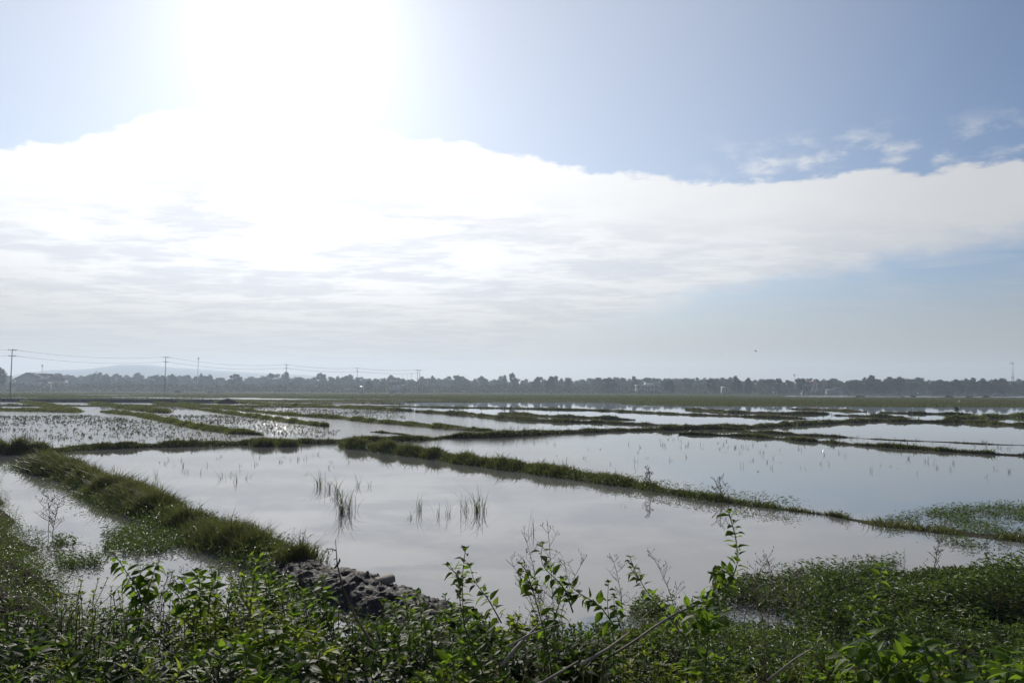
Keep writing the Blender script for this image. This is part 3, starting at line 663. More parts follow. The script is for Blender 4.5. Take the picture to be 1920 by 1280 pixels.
for (px, yt, d, kind, wp, lab) in [
    (2, 687, 420, 'broad', 26, 'dark tree cut off by the left edge of the view, beside the first power pole'),
    (376, 697, 610, 'spiky', 12, 'slim tree standing just right of the tall thin telecom mast'),
    (440, 700, 540, 'airy', 27, 'open branching tree with a flat crown, alone against the left tree line'),
    (506, 698, 640, 'broad', 34, 'round domed tree left of the third power pole'),
    (538, 697, 620, 'spiky', 14, 'tree right behind the third power pole'),
    (656, 700, 600, 'broad', 22, 'tall full tree just left of the fourth power pole'),
    (692, 712, 480, 'bush', 22, 'dark round bushy tree right of the fourth power pole'),
    (865, 705, 600, 'spiky', 16, 'pointed tree between the double pole and the tallest middle tree'),
    (962, 697, 560, 'airy', 18, 'tallest slender tree at the middle of the tree line'),
    (1005, 705, 560, 'spiky', 20, 'two topped feathery tree right of the tallest middle tree'),
    (1032, 704, 520, 'spiky', 28, 'broad dark feathery tree in the middle of the line'),
    (1065, 707, 540, 'spiky', 18, 'narrow feathery tree with a dark pointed top, mid line'),
    (1141, 706, 500, 'bush', 34, 'big dark dome shaped tree left of the white arcaded building'),
    (1190, 704, 560, 'spiky', 14, 'thin pointed tree above the left corner of the white building'),
    (1213, 706, 600, 'broad', 20, 'rounded tree behind the white arcaded building'),
    (1254, 712, 470, 'spiky', 26, 'dark feathery tree standing at the right end of the white building'),
    (1335, 709, 520, 'broad', 22, 'leafy tree left of the small bright tin roof'),
    (1381, 703, 520, 'spiky', 24, 'tall cone shaped tree right of the small bright tin roof'),
    (1403, 706, 530, 'spiky', 20, 'feathery tree next to the tall cone shaped one'),
    (1457, 708, 530, 'broad', 22, 'leafy tree over the pale house'),
    (1505, 708, 530, 'broad', 24, 'tree hiding the left half of the red roofed building'),
    (1598, 711, 530, 'broad', 26, 'tree left of the large dark clump on the river bank'),
    (1632, 702, 530, 'spiky', 32, 'first tree of the large dark clump on the river bank'),
    (1662, 705, 530, 'spiky', 30, 'middle tree of the large dark clump on the river bank'),
    (1684, 704, 530, 'spiky', 32, 'last and roundest tree of the large dark clump on the river bank'),
    (1712, 716, 530, 'airy', 18, 'small tree right of the large dark clump, near the white marker'),
    (1765, 711, 530, 'bush', 44, 'wide dark tree between the dark clump and the right mast'),
    (1800, 714, 530, 'airy', 18, 'thin tree right of the wide dark one'),
    (1843, 708, 560, 'spiky', 30, 'pointed green tree left of the right lattice mast')]:
    tree(px, yt, d * (1.25 if px < 900 else 1.1 if px < 1300 else 1.0), kind, wp, lab)
x = -90.0
while x < 2010:
    f = x / 1920
    yt = 704.5 + 8.0 * f + rnd.gauss(0.5, 4.6); d = rnd.uniform(720, 840) - 230 * max(0, min(1, (f - 0.35) * 1.7))
    if not (1193 < x < 1240 and d < 640) and not (20 < x < 84): tree(x, yt, d, rnd.choice(['broad', 'spiky', 'spiky', 'spiky', 'airy', 'bush']), rnd.uniform(17, 34), None, TG)
    x += rnd.uniform(9, 14)
x = -90.0
while x < 2010:
    f = x / 1920
    tree(x, 704 + 8 * f + rnd.gauss(0, 2.2), rnd.uniform(860, 980) - 200 * max(0, min(1, f)), rnd.choice(['broad', 'spiky', 'spiky']), rnd.uniform(20, 34), None, TG); x += rnd.uniform(14, 21)
def undergrowth():
    n = 42000; y = rng.uniform(535, 800, n); x = rng.uniform(-0.75, 0.75, n) * y
    k = fbm(x / 25, y / 15) + 0.1 * (x > 100) > 0.18; x, y = x[k], y[k]; n = len(x)
    hmax = 3.0 + 5 * fbm(x / 18 + 3, y / 18, 2); z = GZ + rng.random(n) * hmax
    sz = rng.uniform(1.0, 2.2, n)
    V, T, A = small_leaves(np.stack([x, y, z], 1), unit(rng.normal(0, 1, (n, 3)) + [0, 0, 0.4]), unit(rng.normal(0, 1, (n, 3)) + [0, 0, 0.8]), sz, sz * 0.7, rng.uniform(0, 0.9, n))
    tag(obj('undergrowth', mesh_np('undergrowth', V, T, attr=A, mats=[M['crown']])), 'low scrub at the foot of the far trees', kind='stuff')
undergrowth()
# ------------------------------------------------------------------ small bushes on the river bank and field edges
def small_bush(px, py_, w_, h, label, group):
    p = gp(px, py_); tm, cm, h0, w0 = protos['bush'][rnd.randrange(4)]
    root = obj('bush', None, loc=(p.x, p.y, -0.02), rot=(0, 0, rnd.uniform(0, 6)), scale=(w_ / w0, w_ / w0, h / h0)); tag(root, label, 'bush', group)
    obj('foliage', cm, root); obj('stem', tm, root)
for px, w_, h in ((1610, 3.2, 1.0), (1618, 2.2, 0.9), (1692, 1.6, 0.7), (1713, 2.8, 1.1), (1779, 4.0, 1.1), (1784, 1.4, 0.6), (1817, 3.4, 1.0), (1849, 4.0, 1.1)):
    small_bush(px, 744.6 + (px - 1610) * 0.004, w_, h, 'low dark bush on the near edge of the bright river', 'bushes along the river edge')
for px, py_, w_, h, lab in ((333, 737, 5, 2.2, 'low dark bush on the field edge right of the second power pole'), (395, 737, 5, 1.5, 'small bush on the field edge below the open branching tree'),
                       (408, 737, 3, 1.2, 'smaller of two bushes below the open branching tree'), (735, 738, 6, 2.4, 'small dark bush on the field edge right of the fourth power pole'), (1793, 767, 0.8, 0.35, 'lone dark tussock standing in water at the right')):
    small_bush(px, py_, w_, h, lab, None)
# ------------------------------------------------------------------ power poles and lines
pole_tops = []
POLES = [(23, 655, 215, 'first and nearest concrete power pole, at the far left'), (311, 669, 282, 'second power pole from the left, right of the far houses'), (537, 683, 360, 'third power pole along the line, before the domed tree'),
         (670, 690, 400, 'fourth power pole, before the dark round bushy tree')]
def pole(x, y, h, label, arms=((0.0, 1.1), (1.75, 0.9)), ang=0.9, r0=0.17):
    root = obj('power_pole', None, loc=(x, y, -0.3), rot=(0, 0, ang)); tag(root, label, 'power pole', 'power poles across the fields')
    h += 0.3
    m = MB(); m.tube([(0, 0, 0), (0, 0, h * 0.5), (0, 0, h)], [r0, r0 * 0.8, r0 * 0.6], 8); m.build('pole', M['concrete'], root)
    for dz, hw in arms:
        m = MB(); m.box(-hw, hw, -0.09, 0.09, h - dz - 0.25, h - dz - 0.10); a = m.build('crossarm', M['steel'], root)
        for s in (-0.9, 0.0, 0.9):
            q = MB(); q.tube([(s * hw, 0, h - dz - 0.10), (s * hw, 0, h - dz + 0.02), (s * hw, 0, h - dz + 0.14)], [0.05, 0.08, 0.05], 6); q.build('insulator', M['dark_concrete'], a)
    return root
for px, yt, d, lab in POLES:
    t = dp(px, yt, d); pole(t.x, d, t.z, lab); pole_tops.append((Vector((t.x, d, t.z - 0.0)), Vector((t.x, d, t.z - 1.75))))
t = dp(785, 693, 425)
root = obj('power_pole', None, loc=(t.x, 425, -0.3), rot=(0, 0, 0.2)); tag(root, 'double legged power pole at the right end of the line', 'power pole', 'power poles across the fields')
for s in (-0.62, 0.62):
    m = MB(); m.tube([(s, 0, 0), (s, 0, t.z + 0.3)], [0.18, 0.12], 8); m.build('pole', M['concrete'], root)
for dz in (0.1, 5.3):
    m = MB(); m.box(-1.9 + (dz > 1) * 0.9, 1.9 - (dz > 1) * 0.9, -0.2, -0.13, t.z + 0.3 - dz - 0.2, t.z + 0.3 - dz); a = m.build('crossarm', M['steel'], root)
    if dz < 1:
        for s in (-1.7, 0, 1.7):
            q = MB(); q.tube([(s, -0.165, t.z + 0.2), (s, -0.165, t.z + 0.45)], [0.06, 0.05], 6); q.build('insulator', M['dark_concrete'], a)
pole_tops.append((Vector((t.x, 425, t.z)), Vector((t.x, 425, t.z - 1.9))))
for px, yt, d, lab in ((755, 704, 640, 'smallest of three thin poles left of the double pole'), (763.5, 703, 600, 'middle of three thin poles left of the double pole'), (771.5, 700, 540, 'tallest of three thin poles left of the double pole')):
    t = dp(px, yt, d); pole(t.x, d, t.z, lab, ((0.0, 0.7),), 0.2, 0.15)
first = pole_tops[0]; off = dp(-180, 650, 165)
left_end = (Vector((off.x, 165, first[0].z)), Vector((off.x, 165, first[1].z)))
spans = [left_end] + pole_tops
names = ['from beyond the left edge to the first power pole', 'between the first and second power poles', 'between the second and third power poles', 'between the third and fourth power poles', 'between the fourth and the double power pole']
for i in range(len(spans) - 1):
    for lv, nm in ((0, 'upper'), (1, 'lower')):
        a, b = spans[i][lv], spans[i + 1][lv]; L = (b - a).length; sag = 1.35 * L / 68
        pts = [a.lerp(b, k / 16) + Vector((0, 0, -sag * 4 * (k / 16) * (1 - k / 16))) for k in range(17)]
        o = Vector((a.x, a.y, 0))
        m = MB(); m.tube([p - o for p in pts], 0.035 + 0.000045 * min(a.y, b.y), 4)
        tag(m.build('power_line', M['wire'], loc=o), f'{nm} sagging wire {names[i]}', 'power line', 'wires on the power poles')
# pole 1 needs its left neighbour outside the frame, where the wire is fixed
pole(left_end[0].x, 165, left_end[0].z, 'power pole beyond the left edge holding the wire ends')
# ------------------------------------------------------------------ telecom masts
def mast(px, yt, d, label, lattice=False, r=0.35):
    t = dp(px, yt, d); root = obj('telecom_mast', None, loc=(t.x, d, 0.2)); tag(root, label, 'mast'); h = t.z - 0.2
    if lattice:
        for k in range(3):
            a = k * 2.094; m = MB(); m.tube([(math.cos(a) * r, math.sin(a) * r, 0), (math.cos(a) * r * 0.6, math.sin(a) * r * 0.6, h)], 0.09, 5); m.build('leg', M['steel'], root)
        n = int(h / 1.3); m = MB()
        for j in range(n):
            for k in range(3):
                a = k * 2.094; b = (k + 1) * 2.094; f0 = 1 - 0.4 * j / n; f1 = 1 - 0.4 * (j + 1) / n
                m.tube([(math.cos(a) * r * f0, math.sin(a) * r * f0, j * h / n), (math.cos(b) * r * f1, math.sin(b) * r * f1, (j + 1) * h / n)], 0.045, 4)
        tag(m.build('bracing', M['steel'], root), kind='stuff')
    else:
        m = MB(); m.tube([(0, 0, 0), (0, 0, h * 0.5), (0, 0, h)], [r, r * 0.75, r * 0.5], 8); m.build('shaft', M['steel'], root)
    for hh in ((0.97, 0.55) if lattice else (0.97,)):
        for k in range(3):
            a = k * 2.094 + 0.4; m = MB(); cx, cy = math.cos(a) * (r + 0.3), math.sin(a) * (r + 0.3)
            m.box(cx - 0.2, cx + 0.2, cy - 0.1, cy + 0.1, h * hh - 1.3, h * hh + 0.3); m.build('antenna', M['concrete'], root)
            m = MB(); m.tube([(0, 0, h * hh - 0.6), (cx, cy, h * hh - 0.6)], 0.05, 4); m.build('bracket', M['steel'], root)
mast(79.5, 683, 700, 'short antenna mast behind the gabled house roofs')
mast(372, 669, 720, 'tall thin telecom mast rising left of the slim tree')
mast(1489.5, 701, 620, 'small antenna mast among trees left of the red roofed building', r=0.2)
mast(1898, 678, 620, 'tall lattice mast above the trees at the right edge', True, 0.8)
mast(180.5, 695, 720, 'tiny aerial poking above the trees between the first two poles', r=0.2)
# ------------------------------------------------------------------ buildings
def window(wall, x, z, w_, h, y):
    m = MB(); m.box(x - w_ / 2 - 0.12, x + w_ / 2 + 0.12, y - 0.08, y - 0.003, z - h / 2 - 0.12, z + h / 2 + 0.12); fr = m.build('window', M['concrete'], wall)
    m = MB(); m.box(x - w_ / 2, x + w_ / 2, y - 0.11, y - 0.083, z - h / 2, z + h / 2); m.build('pane', M['pane'], fr)
def house(px0, px1, y_eave, y_ridge, d, label, wall, roof, kind='gable_front', depth=9.0, wins=(), over=0.7, name='house', yb=None):
    a = dp(px0, y_eave, d); b = dp(px1, y_eave, d); w_ = b.x - a.x; he = a.z - GZ; hr = dp((px0 + px1) / 2, y_ridge, d).z - GZ
    root = obj(name, None, loc=((a.x + b.x) / 2, d, GZ - 0.1)); tag(root, label, 'house'); he += 0.1; hr += 0.1
    m = MB(); m.box(-w_ / 2 + over, w_ / 2 - over, 0, depth, 0, he - 0.003)
    if kind == 'gable_front':
        n = len(m.v); m.add([(-w_ / 2 + over, 0, he), (w_ / 2 - over, 0, he), (0, 0, hr - 0.35)], t=[(0, 1, 2)])
    wl = m.build('wall', M[wall], root)
    m = MB()
    if kind == 'gable_front':
        for s in (-1, 1):
            v = [(0, -1.0, hr), (s * w_ / 2, -1.0, he - 0.1), (s * w_ / 2, depth + 1, he - 0.1), (0, depth + 1, hr)]
            m.add(v + [(x_, y_, z_ - 0.3) for x_, y_, z_ in v], q=[(0, 1, 2, 3), (4, 7, 6, 5), (0, 4, 5, 1), (1, 5, 6, 2), (2, 6, 7, 3)])
    elif kind == 'gable_side':
        m.prism([(-0.8, he), (depth + 0.8, he), (depth / 2, hr)], -w_ / 2, w_ / 2)
    elif kind == 'hip':
        m.add([(-w_ / 2, -0.8, he), (w_ / 2, -0.8, he), (w_ / 2, depth + 0.8, he), (-w_ / 2, depth + 0.8, he), (-w_ / 6, depth / 2, hr), (w_ / 6, depth / 2, hr)], t=[(1, 2, 5), (3, 0, 4)], q=[(0, 1, 5, 4), (2, 3, 4, 5), (0, 3, 2, 1)])
    else: m.box(-w_ / 2, w_ / 2, -0.5, depth + 0.5, he, hr)
    m.build('roof', M[roof], root)
    for f, z, ww, hh in wins: window(wl, f * (w_ / 2 - over) * 0.9, z, ww, hh, 0.0)
    return root
house(28, 73, 709, 698, 600, 'large gabled house with wide dark eaves behind the first power pole', 'cream_wall', 'grey_roof', wins=((-0.5, 3.4, 1.4, 1.3), (0.05, 3.4, 1.4, 1.3), (0.55, 3.4, 1.4, 1.3), (-0.3, 6.6, 1.2, 1.0), (0.3, 6.6, 1.2, 1.0)))
house(66, 86, 715, 709, 590, 'small pale pink house right of the large gabled house', 'pink_wall', 'grey_roof', 'gable_side', wins=((-0.4, 2.2, 1.2, 1.2), (0.5, 2.2, 1.2, 1.2)))
house(70, 87, 704, 700, 660, 'flat roofed house behind the large gabled house', 'cream_wall', 'grey_roof', 'flat', wins=((0.0, 8, 1.5, 1.3),))
house(86, 118, 712, 699.5, 650, 'hip roofed grey house left of the long tree line', 'cream_wall', 'grey_roof', 'hip', wins=((-0.3, 4, 1.3, 1.3), (0.4, 4, 1.3, 1.3)))
house(728, 756, 721, 712.5, 600, 'pale village house with white gable behind the thin poles', 'white_wall', 'grey_roof', 'gable_side', wins=((-0.5, 2.0, 1.3, 1.3), (0.0, 2.0, 1.3, 1.3), (0.5, 2.0, 1.3, 1.3)))
house(751, 757, 722.5, 721, 560, 'low shed with a bright tin roof right of the pale village house', 'concrete', 'metal_roof', 'gable_side', 5, over=0.2)
house(674, 681, 725.5, 724, 520, 'low tin roofed shed at the foot of the dark round bushy tree', 'concrete', 'metal_roof', 'gable_side', 4, over=0.2)
house(1354, 1362, 726.5, 724.8, 520, 'small bright tin roofed shed under the trees', 'concrete', 'metal_roof', 'gable_side', 4, over=0.2)
house(1454, 1470, 727, 721, 580, 'pale gabled house half hidden among dark trees', 'cream_wall', 'grey_roof', wins=((-0.35, 2.2, 0.9, 1.1), (0.35, 2.2, 0.9, 1.1)), over=0.4)
house(1508, 1535, 719, 714, 560, 'tall building with red roof band showing above the trees', 'white_wall', 'red_roof', 'gable_side', wins=((0.2, 6.6, 1.3, 1.1), (0.7, 6.6, 1.3, 1.1), (-0.3, 6.6, 1.3, 1.1)))
house(1553, 1567, 732, 729.5, 525, 'left low grey shed by the river', 'concrete', 'concrete', 'gable_side', 6, over=0.3)
house(1567, 1585, 730, 727, 530, 'right low grey shed by the river', 'concrete', 'grey_roof', 'gable_side', 6, over=0.3)
house(1868, 1887, 736, 731, 530, 'low brownish house near the right edge beyond the river', 'pink_wall', 'grey_roof', 'gable_side', 6, over=0.3)
# white arcaded building
D = 555; a = dp(1194, 721, D); b = dp(1237, 721, D); W = b.x - a.x; Hh = a.z - GZ + 0.1
root = obj('arcaded_building', None, loc=((a.x + b.x) / 2, D, GZ - 0.1)); tag(root, 'white two storey building with open arcades below the tree line', 'building')
m = MB(); m.box(-W / 2 + 0.4, W / 2 - 0.4, 2.2, 11, 0, Hh - 0.3); wl = m.build('wall', M['cream_wall'], root)
for z in (Hh * 0.47, Hh - 0.28):
    m = MB(); m.box(-W / 2, W / 2, -0.1, 11.3 if z > Hh / 2 else 2.19, z, z + 0.42); m.build('floor_slab', M['white_wall'], root)
for k, fx in enumerate((-0.98, -0.56, -0.30, -0.04, 0.20, 0.52, 0.98)):
    m = MB(); cx = fx * (W / 2 - 0.25); m.box(cx - 0.3, cx + 0.3, 0, 0.55, 0, Hh * 0.47 - 0.003); m.build('column', M['white_wall'], root)
    m = MB(); m.box(cx - 0.3, cx + 0.3, 0, 0.55, Hh * 0.47 + 0.423, Hh - 0.283); m.build('column', M['white_wall'], root)
for fx in (-0.77, -0.43, -0.17, 0.08, 0.36, 0.75):
    for z in (Hh * 0.25, Hh * 0.74): window(wl, fx * W / 2, z, 1.5, 1.5, 2.2)
m = MB(); m.box(-1.5, W * 0.25, 3, 9, Hh + 0.143, Hh + 1.3); m.build('roof_parapet', M['white_wall'], root)
# ------------------------------------------------------------------ canal wall, soil mound, marker, boat posts
def canal_wall():
    p0 = gp(-120, 752.5); p1 = gp(210, 753); p2 = gp(402, 755)
    root = obj('canal_wall', None, loc=(p1.x, p1.y, 0)); tag(root, 'long low dark concrete canal wall across the left fields', 'canal wall')
    L = (p2 - p0).length; n = 14
    for i in range(n):
        a = p0.lerp(p2, i / n) - p1; b = p0.lerp(p2, (i + 1) / n - 0.002) - p1
        d = (b - a).normalized(); nn = Vector((-d.y, d.x, 0)) * 0.22; h = 0.58 + rnd.uniform(-0.04, 0.06)
        v = [a - nn, b - nn, b + nn, a + nn]; v = [tuple(q + Vector((0, 0, -0.3))) for q in v] + [tuple(q + Vector((0, 0, h))) for q in v]
        m = MB(); m.add(v, q=[(0, 3, 2, 1), (4, 5, 6, 7), (0, 1, 5, 4), (1, 2, 6, 5), (2, 3, 7, 6), (3, 0, 4, 7)]); m.build('panel', M['dark_concrete'], root)
canal_wall()
def lump(name, label, cat, loc, rx, ry, h, mat, seed=0, n=26, parent=None):
    V = []; Q = []
    for i in range(n):
        for j in range(n):
            x_ = -1 + 2 * i / (n - 1); y_ = -1 + 2 * j / (n - 1); r = math.hypot(x_, y_)
            nz = float(fbm(np.array(x_ * 3 + seed), np.array(y_ * 3 + seed * 2), 4))
            V.append((x_ * rx, y_ * ry, h * max(-0.4, (1 - r ** 1.6)) * (0.6 + 0.8 * nz) - 0.05))
    for i in range(n - 1):
        for j in range(n - 1): Q.append((i * n + j, (i + 1) * n + j, (i + 1) * n + j + 1, i * n + j + 1))
    return tag(obj(name, mesh_np(name, V, quads=Q, smooth=True, mats=[M[mat]]), parent, loc=loc), label, cat)
p = gp(428, 756.5); lump('soil_mound', 'grey heap of dug soil at the end of the dark canal wall', 'mound', (p.x, p.y, 0), 2.3, 1.5, 1.0, 'soil', 3)
p = dp(1721, 742.5, 508); root = obj('marker_post', None, loc=(p.x, 508, 0)); tag(root, 'thin post with a bright white board on the river bank', 'marker post')
m = MB(); m.tube([(0, 0, -0.3), (0, 0, 2.0)], 0.07, 6); m.build('post', M['dark_concrete'], root)
m = MB(); m.box(-0.5, 0.5, -0.14, -0.073, 1.3, 2.2); m.build('board', M['white_wall'], root)
p = dp(1578, 741, 508); root = obj('marker_post', None, loc=(p.x, 508, 0)); tag(root, 'pale bare post on the river bank left of the dark clump', 'marker post')
m = MB(); m.tube([(0, 0, -0.3), (0, 0, 2.4)], [0.12, 0.09], 6); m.build('post', M['concrete'], root)
# ------------------------------------------------------------------ birds
def bird(px, py_, d, span, label, mat):
    """gliding bird: one closed mesh, spindle body with wings grown out of it"""
    p = dp(px, py_, d); V = []; Q = []; T = []
    st = [(-0.5, 0.02), (-0.34, 0.05), (-0.15, 0.10), (0.05, 0.12), (0.22, 0.09), (0.34, 0.06), (0.44, 0.065), (0.52, 0.02), (0.60, 0.004)]
    m = MB(); m.tube([(x_ * span * 0.55, 0, 0) for x_, _ in st], [r * span * 0.45 for _, r in st], 6)
    for s in (-1, 1):
        pts = [(0.12, 0.03, 0.01, 0.16), (0.10, 0.22, 0.10, 0.15), (0.02, 0.40, 0.07, 0.11), (-0.10, 0.56, -0.02, 0.02)]
        v = []
        for x_, y_, z_, c in pts: v += [(x_ * span, s * y_ * span, z_ * span + 0.008), ((x_ - c) * span, s * y_ * span, z_ * span + 0.008), ((x_ - c) * span, s * y_ * span, z_ * span), (x_ * span, s * y_ * span, z_ * span - 0.004)]
        q = []
        for k in range(3):
            for j in range(4): q.append((k * 4 + j, k * 4 + (j + 1) % 4, (k + 1) * 4 + (j + 1) % 4, (k + 1) * 4 + j))
        m.add(v, q=q + [(12, 13, 14, 15)])
    tag(m.build('bird', M[mat], loc=p, rot=(0.35, -0.1, 2.6)), label, 'bird')
bird(1417, 658, 95, 0.62, 'dark bird gliding above the right tree line', 'bird_dark')
bird(1352, 662, 230, 0.5, 'tiny far bird left of the dark gliding one', 'bird_dark')
def egret(px, py_, label):
    p = gp(px, py_, 0.05); m = MB()
    m.tube([(-0.26, 0, 0.40), (-0.12, 0, 0.44), (0.03, 0, 0.50), (0.15, 0, 0.56), (0.20, 0, 0.64), (0.15, 0, 0.76), (0.17, 0, 0.84), (0.24, 0, 0.87), (0.30, 0, 0.86), (0.40, 0, 0.845)], [0.02, 0.09, 0.11, 0.075, 0.04, 0.03, 0.03, 0.04, 0.025, 0.005], 8)
    for s in (-0.04, 0.04): m.tube([(0.0, s, 0.44), (-0.02, s, 0.25), (0.0, s, 0.0)], [0.03, 0.012, 0.012], 5)
    tag(m.build('egret', M['bird_white'], loc=p, rot=(0, 0, 0.3)), label, 'bird')
egret(1798, 757, 'white egret standing in the brown meadow at the right')
egret(1578, 745, 'small white egret at the river edge left of the dark clump')
# ------------------------------------------------------------------ rice clumps in the nearest paddy
def rice_clump(px, py_, hpx, label, n=34, spread=0.10):
    p = gp(px, py_); d = p.y; h = 1.15 * hpx / F * d; n = max(6, int(n * 0.48))
    root = obj('rice_clump', None, loc=(p.x, p.y, 0)); tag(root, label, 'rice plant', 'rice clumps left standing in the nearest paddy')
    a = rng.uniform(0, 6.28, n); r = np.abs(rng.normal(0, spread, n)); B = np.stack([r * np.cos(a), r * np.sin(a), np.full(n, -0.05)], 1)
    hh = h * rng.uniform(0.4, 1.25, n); la = rng.uniform(0, 6.28, n); lr = rng.uniform(0.05, 0.95, n)
    c = Cloud(); seg = 5
    for i in range(n):
        d0 = np.array([math.cos(la[i]), math.sin(la[i])]); w_ = rng.uniform(0.003, 0.007)
        sd_ = np.array([-d0[1], d0[0], 0]) * w_; pts = []
        brk = rng.random() < 0.35
        for k in range(seg + 1):
            t = k / seg; bend = lr[i] * t * t * (1.6 if brk else 1.0); z = t - (0.55 * max(0, t - 0.55) * 2 if brk else 0.18 * t * t)
            q = B[i] + np.array([d0[0] * bend * hh[i], d0[1] * bend * hh[i], z * hh[i]]); s_ = sd_ * (1 - t) ** 0.6; pts += [q - s_, q + s_]
        Q = [(2 * k, 2 * k + 1, 2 * k + 3, 2 * k + 2) for k in range(seg)]
        c.add(pts, None, Q, np.full(len(pts), rng.uniform(0.1, 0.99)))
    tag(c.build('blades', M['reed'], root), kind='stuff'); return root
for px, py_, h, n, lab in [(597, 912, 36, 60, 'leftmost dense rice clump of the big tuft group'), (618, 918, 34, 55, 'second rice clump of the big tuft group'), (632, 930, 36, 50, 'rice clump in the middle of the big tuft group'),
      (640, 960, 58, 100, 'thickest rice clump at the front of the big tuft group'), (655, 958, 48, 70, 'front right rice clump of the big tuft group'), (672, 912, 34, 22, 'sparse rice clump right of the big tuft group'), (692, 912, 22, 16, 'last sparse rice stalks right of the big tuft group'),
      (786, 957, 40, 40, 'upright rice clump between the big tuft group and the right pair'), (768, 972, 26, 12, 'few short rice stalks left of the upright clump'), (822, 966, 40, 12, 'bent rice stalks in the middle of the paddy'), (843, 966, 40, 18, 'thin rice stalks in the middle of the paddy'),
      (874, 958, 40, 40, 'left clump of the right hand pair of rice tufts'), (894, 960, 52, 60, 'right taller clump of the right hand pair of rice tufts'), (907, 960, 40, 24, 'rice stalks leaning at the right of the pair'),
      (293, 896, 30, 16, 'thin rice stalks near the thick dike'), (310, 870, 14, 10, 'few stubble stalks behind the thin rice stalks by the thick dike'), (443, 903, 26, 22, 'rice stalks between the thick dike and the big tuft group'), (463, 896, 18, 20, 'low tuft right behind the rice stalks by the thick dike'), (416, 898, 24, 8, 'two or three rice stems left of the low tuft'),
      (1170, 950, 12, 8, 'short stubs before the diagonal dike'), (1000, 1000, 50, 8, 'tall wispy stems in the middle of the water')]:
    rice_clump(px, py_, h, lab, n, 0.07 if n > 30 else 0.05)
def grass_clump(px, py_, hpx, wpx, label):
    p = gp(px, py_); d = p.y; h = hpx / F * d; w_ = wpx / F * d; n = 900
    x_ = rng.normal(0, w_ * 0.28, n); y_ = rng.normal(0, w_ * 0.28, n); la = rng.uniform(0, 6.28, n); lr = rng.uniform(0, 0.6, n)
    V, T, Q, A = blades(np.stack([x_, y_, np.full(n, -0.03)], 1), h * rng.uniform(0.4, 1.0, n), 0.025, np.stack([np.cos(la) * lr, np.sin(la) * lr], 1), rng.uniform(0, 0.35, n))
    root = obj('grass_clump', None, loc=p); tag(root, label, 'grass clump'); tag(obj('blades', mesh_np('blades', V, T, Q, A, mats=[M['grass']]), root), kind='stuff')
grass_clump(495, 836, 22, 30, 'dark grass tussock on the cross dike, left one of two'); grass_clump(540, 836, 20, 28, 'dark grass tussock on the cross dike, right one of two')
# ------------------------------------------------------------------ mud bank with brick
def mud_bank():
    pts = [gp(*p) for p in [(525, 1062), (580, 1085), (640, 1108), (700, 1128), (760, 1146), (845, 1164)]]
    X, Y, L = resample(pts, 0.028); n = len(X); s = np.linspace(0, L, n)
    tx = np.gradient(X); ty = np.gradient(Y); ln = np.hypot(tx, ty); nx, ny = -ty / ln, tx / ln
    na = 56; a = np.linspace(-1, 1, na); S, A = np.meshgrid(s, a, indexing='ij')
    hw = (0.30 + 0.22 * fbm(s * 0.8, s * 0 + 2))[:, None]; top = (0.09 + 0.19 * fbm(s * 1.1 + 5, s * 0, 3) + 0.06 * np.exp(-((s - 1.9) / 0.8) ** 2))[:, None]
    off = A * hw * 1.25
    n1 = fbm(S * 4, off * 4, 4) - 0.5; n2 = np.abs(fbm(S * 9 + 3, off * 9, 4) - 0.5) * 2; n3 = fbm(S * 26, off * 26 + 9, 3) - 0.5
    z = top * (1 - np.abs(A) ** 2.4 * 1.5) + 0.13 * n1 + 0.035 * (0.35 - n2) + 0.06 * n3 + 0.03 * (fbm(S * 60, off * 60 + 3, 2) - 0.5) - 0.03
    jx = 0.10 * (fbm(S * 5 + 30, off * 5, 3) - 0.5); jy = 0.10 * (fbm(S * 5 + 60, off * 5, 3) - 0.5)
    V = np.stack([X[:, None] + nx[:, None] * off + jx, Y[:, None] + ny[:, None] * off + jy, z], -1)
    i = np.arange(n * na).reshape(n, na)
    Q = np.stack([i[:-1, :-1], i[1:, :-1], i[1:, 1:], i[:-1, 1:]], -1).reshape(-1, 4)
    o = obj('mud_bank', mesh_np('mud_bank', V.reshape(-1, 3), quads=Q, smooth=True, mats=[M['mud']]))
    tag(o, 'raw bank of wet grey clods dug across the corner of the paddy', kind='structure')
    c = MB(); k = 0
    while k < 90:
        q = rnd.randrange(n); aa = rnd.uniform(-0.95, 0.95); j = min(na - 1, int((aa + 1) / 2 * na)); p = Vector(V[q, j])
        r = rnd.uniform(0.008, 0.028)
        ico = [Vector(v) for v in ((0, 0, 1), (0.9, 0, 0.4), (0.28, 0.85, 0.4), (-0.72, 0.53, 0.4), (-0.72, -0.53, 0.4), (0.28, -0.85, 0.4), (0.72, 0.53, -0.4), (-0.28, 0.85, -0.4), (-0.9, 0, -0.4), (-0.28, -0.85, -0.4), (0.72, -0.53, -0.4))]
        vv = [tuple(p + v * r * rnd.uniform(0.6, 1.25)) for v in ico]
        f = [(0, 1, 2), (0, 2, 3), (0, 3, 4), (0, 4, 5), (0, 5, 1), (1, 6, 2), (2, 6, 7), (2, 7, 3), (3, 7, 8), (3, 8, 4), (4, 8, 9), (4, 9, 5), (5, 9, 10), (5, 10, 1), (1, 10, 6)]
        c.add(vv, t=f); k += 1
    tag(c.build('clods', M['mud'], o), kind='stuff')
    return V
MV = mud_bank()
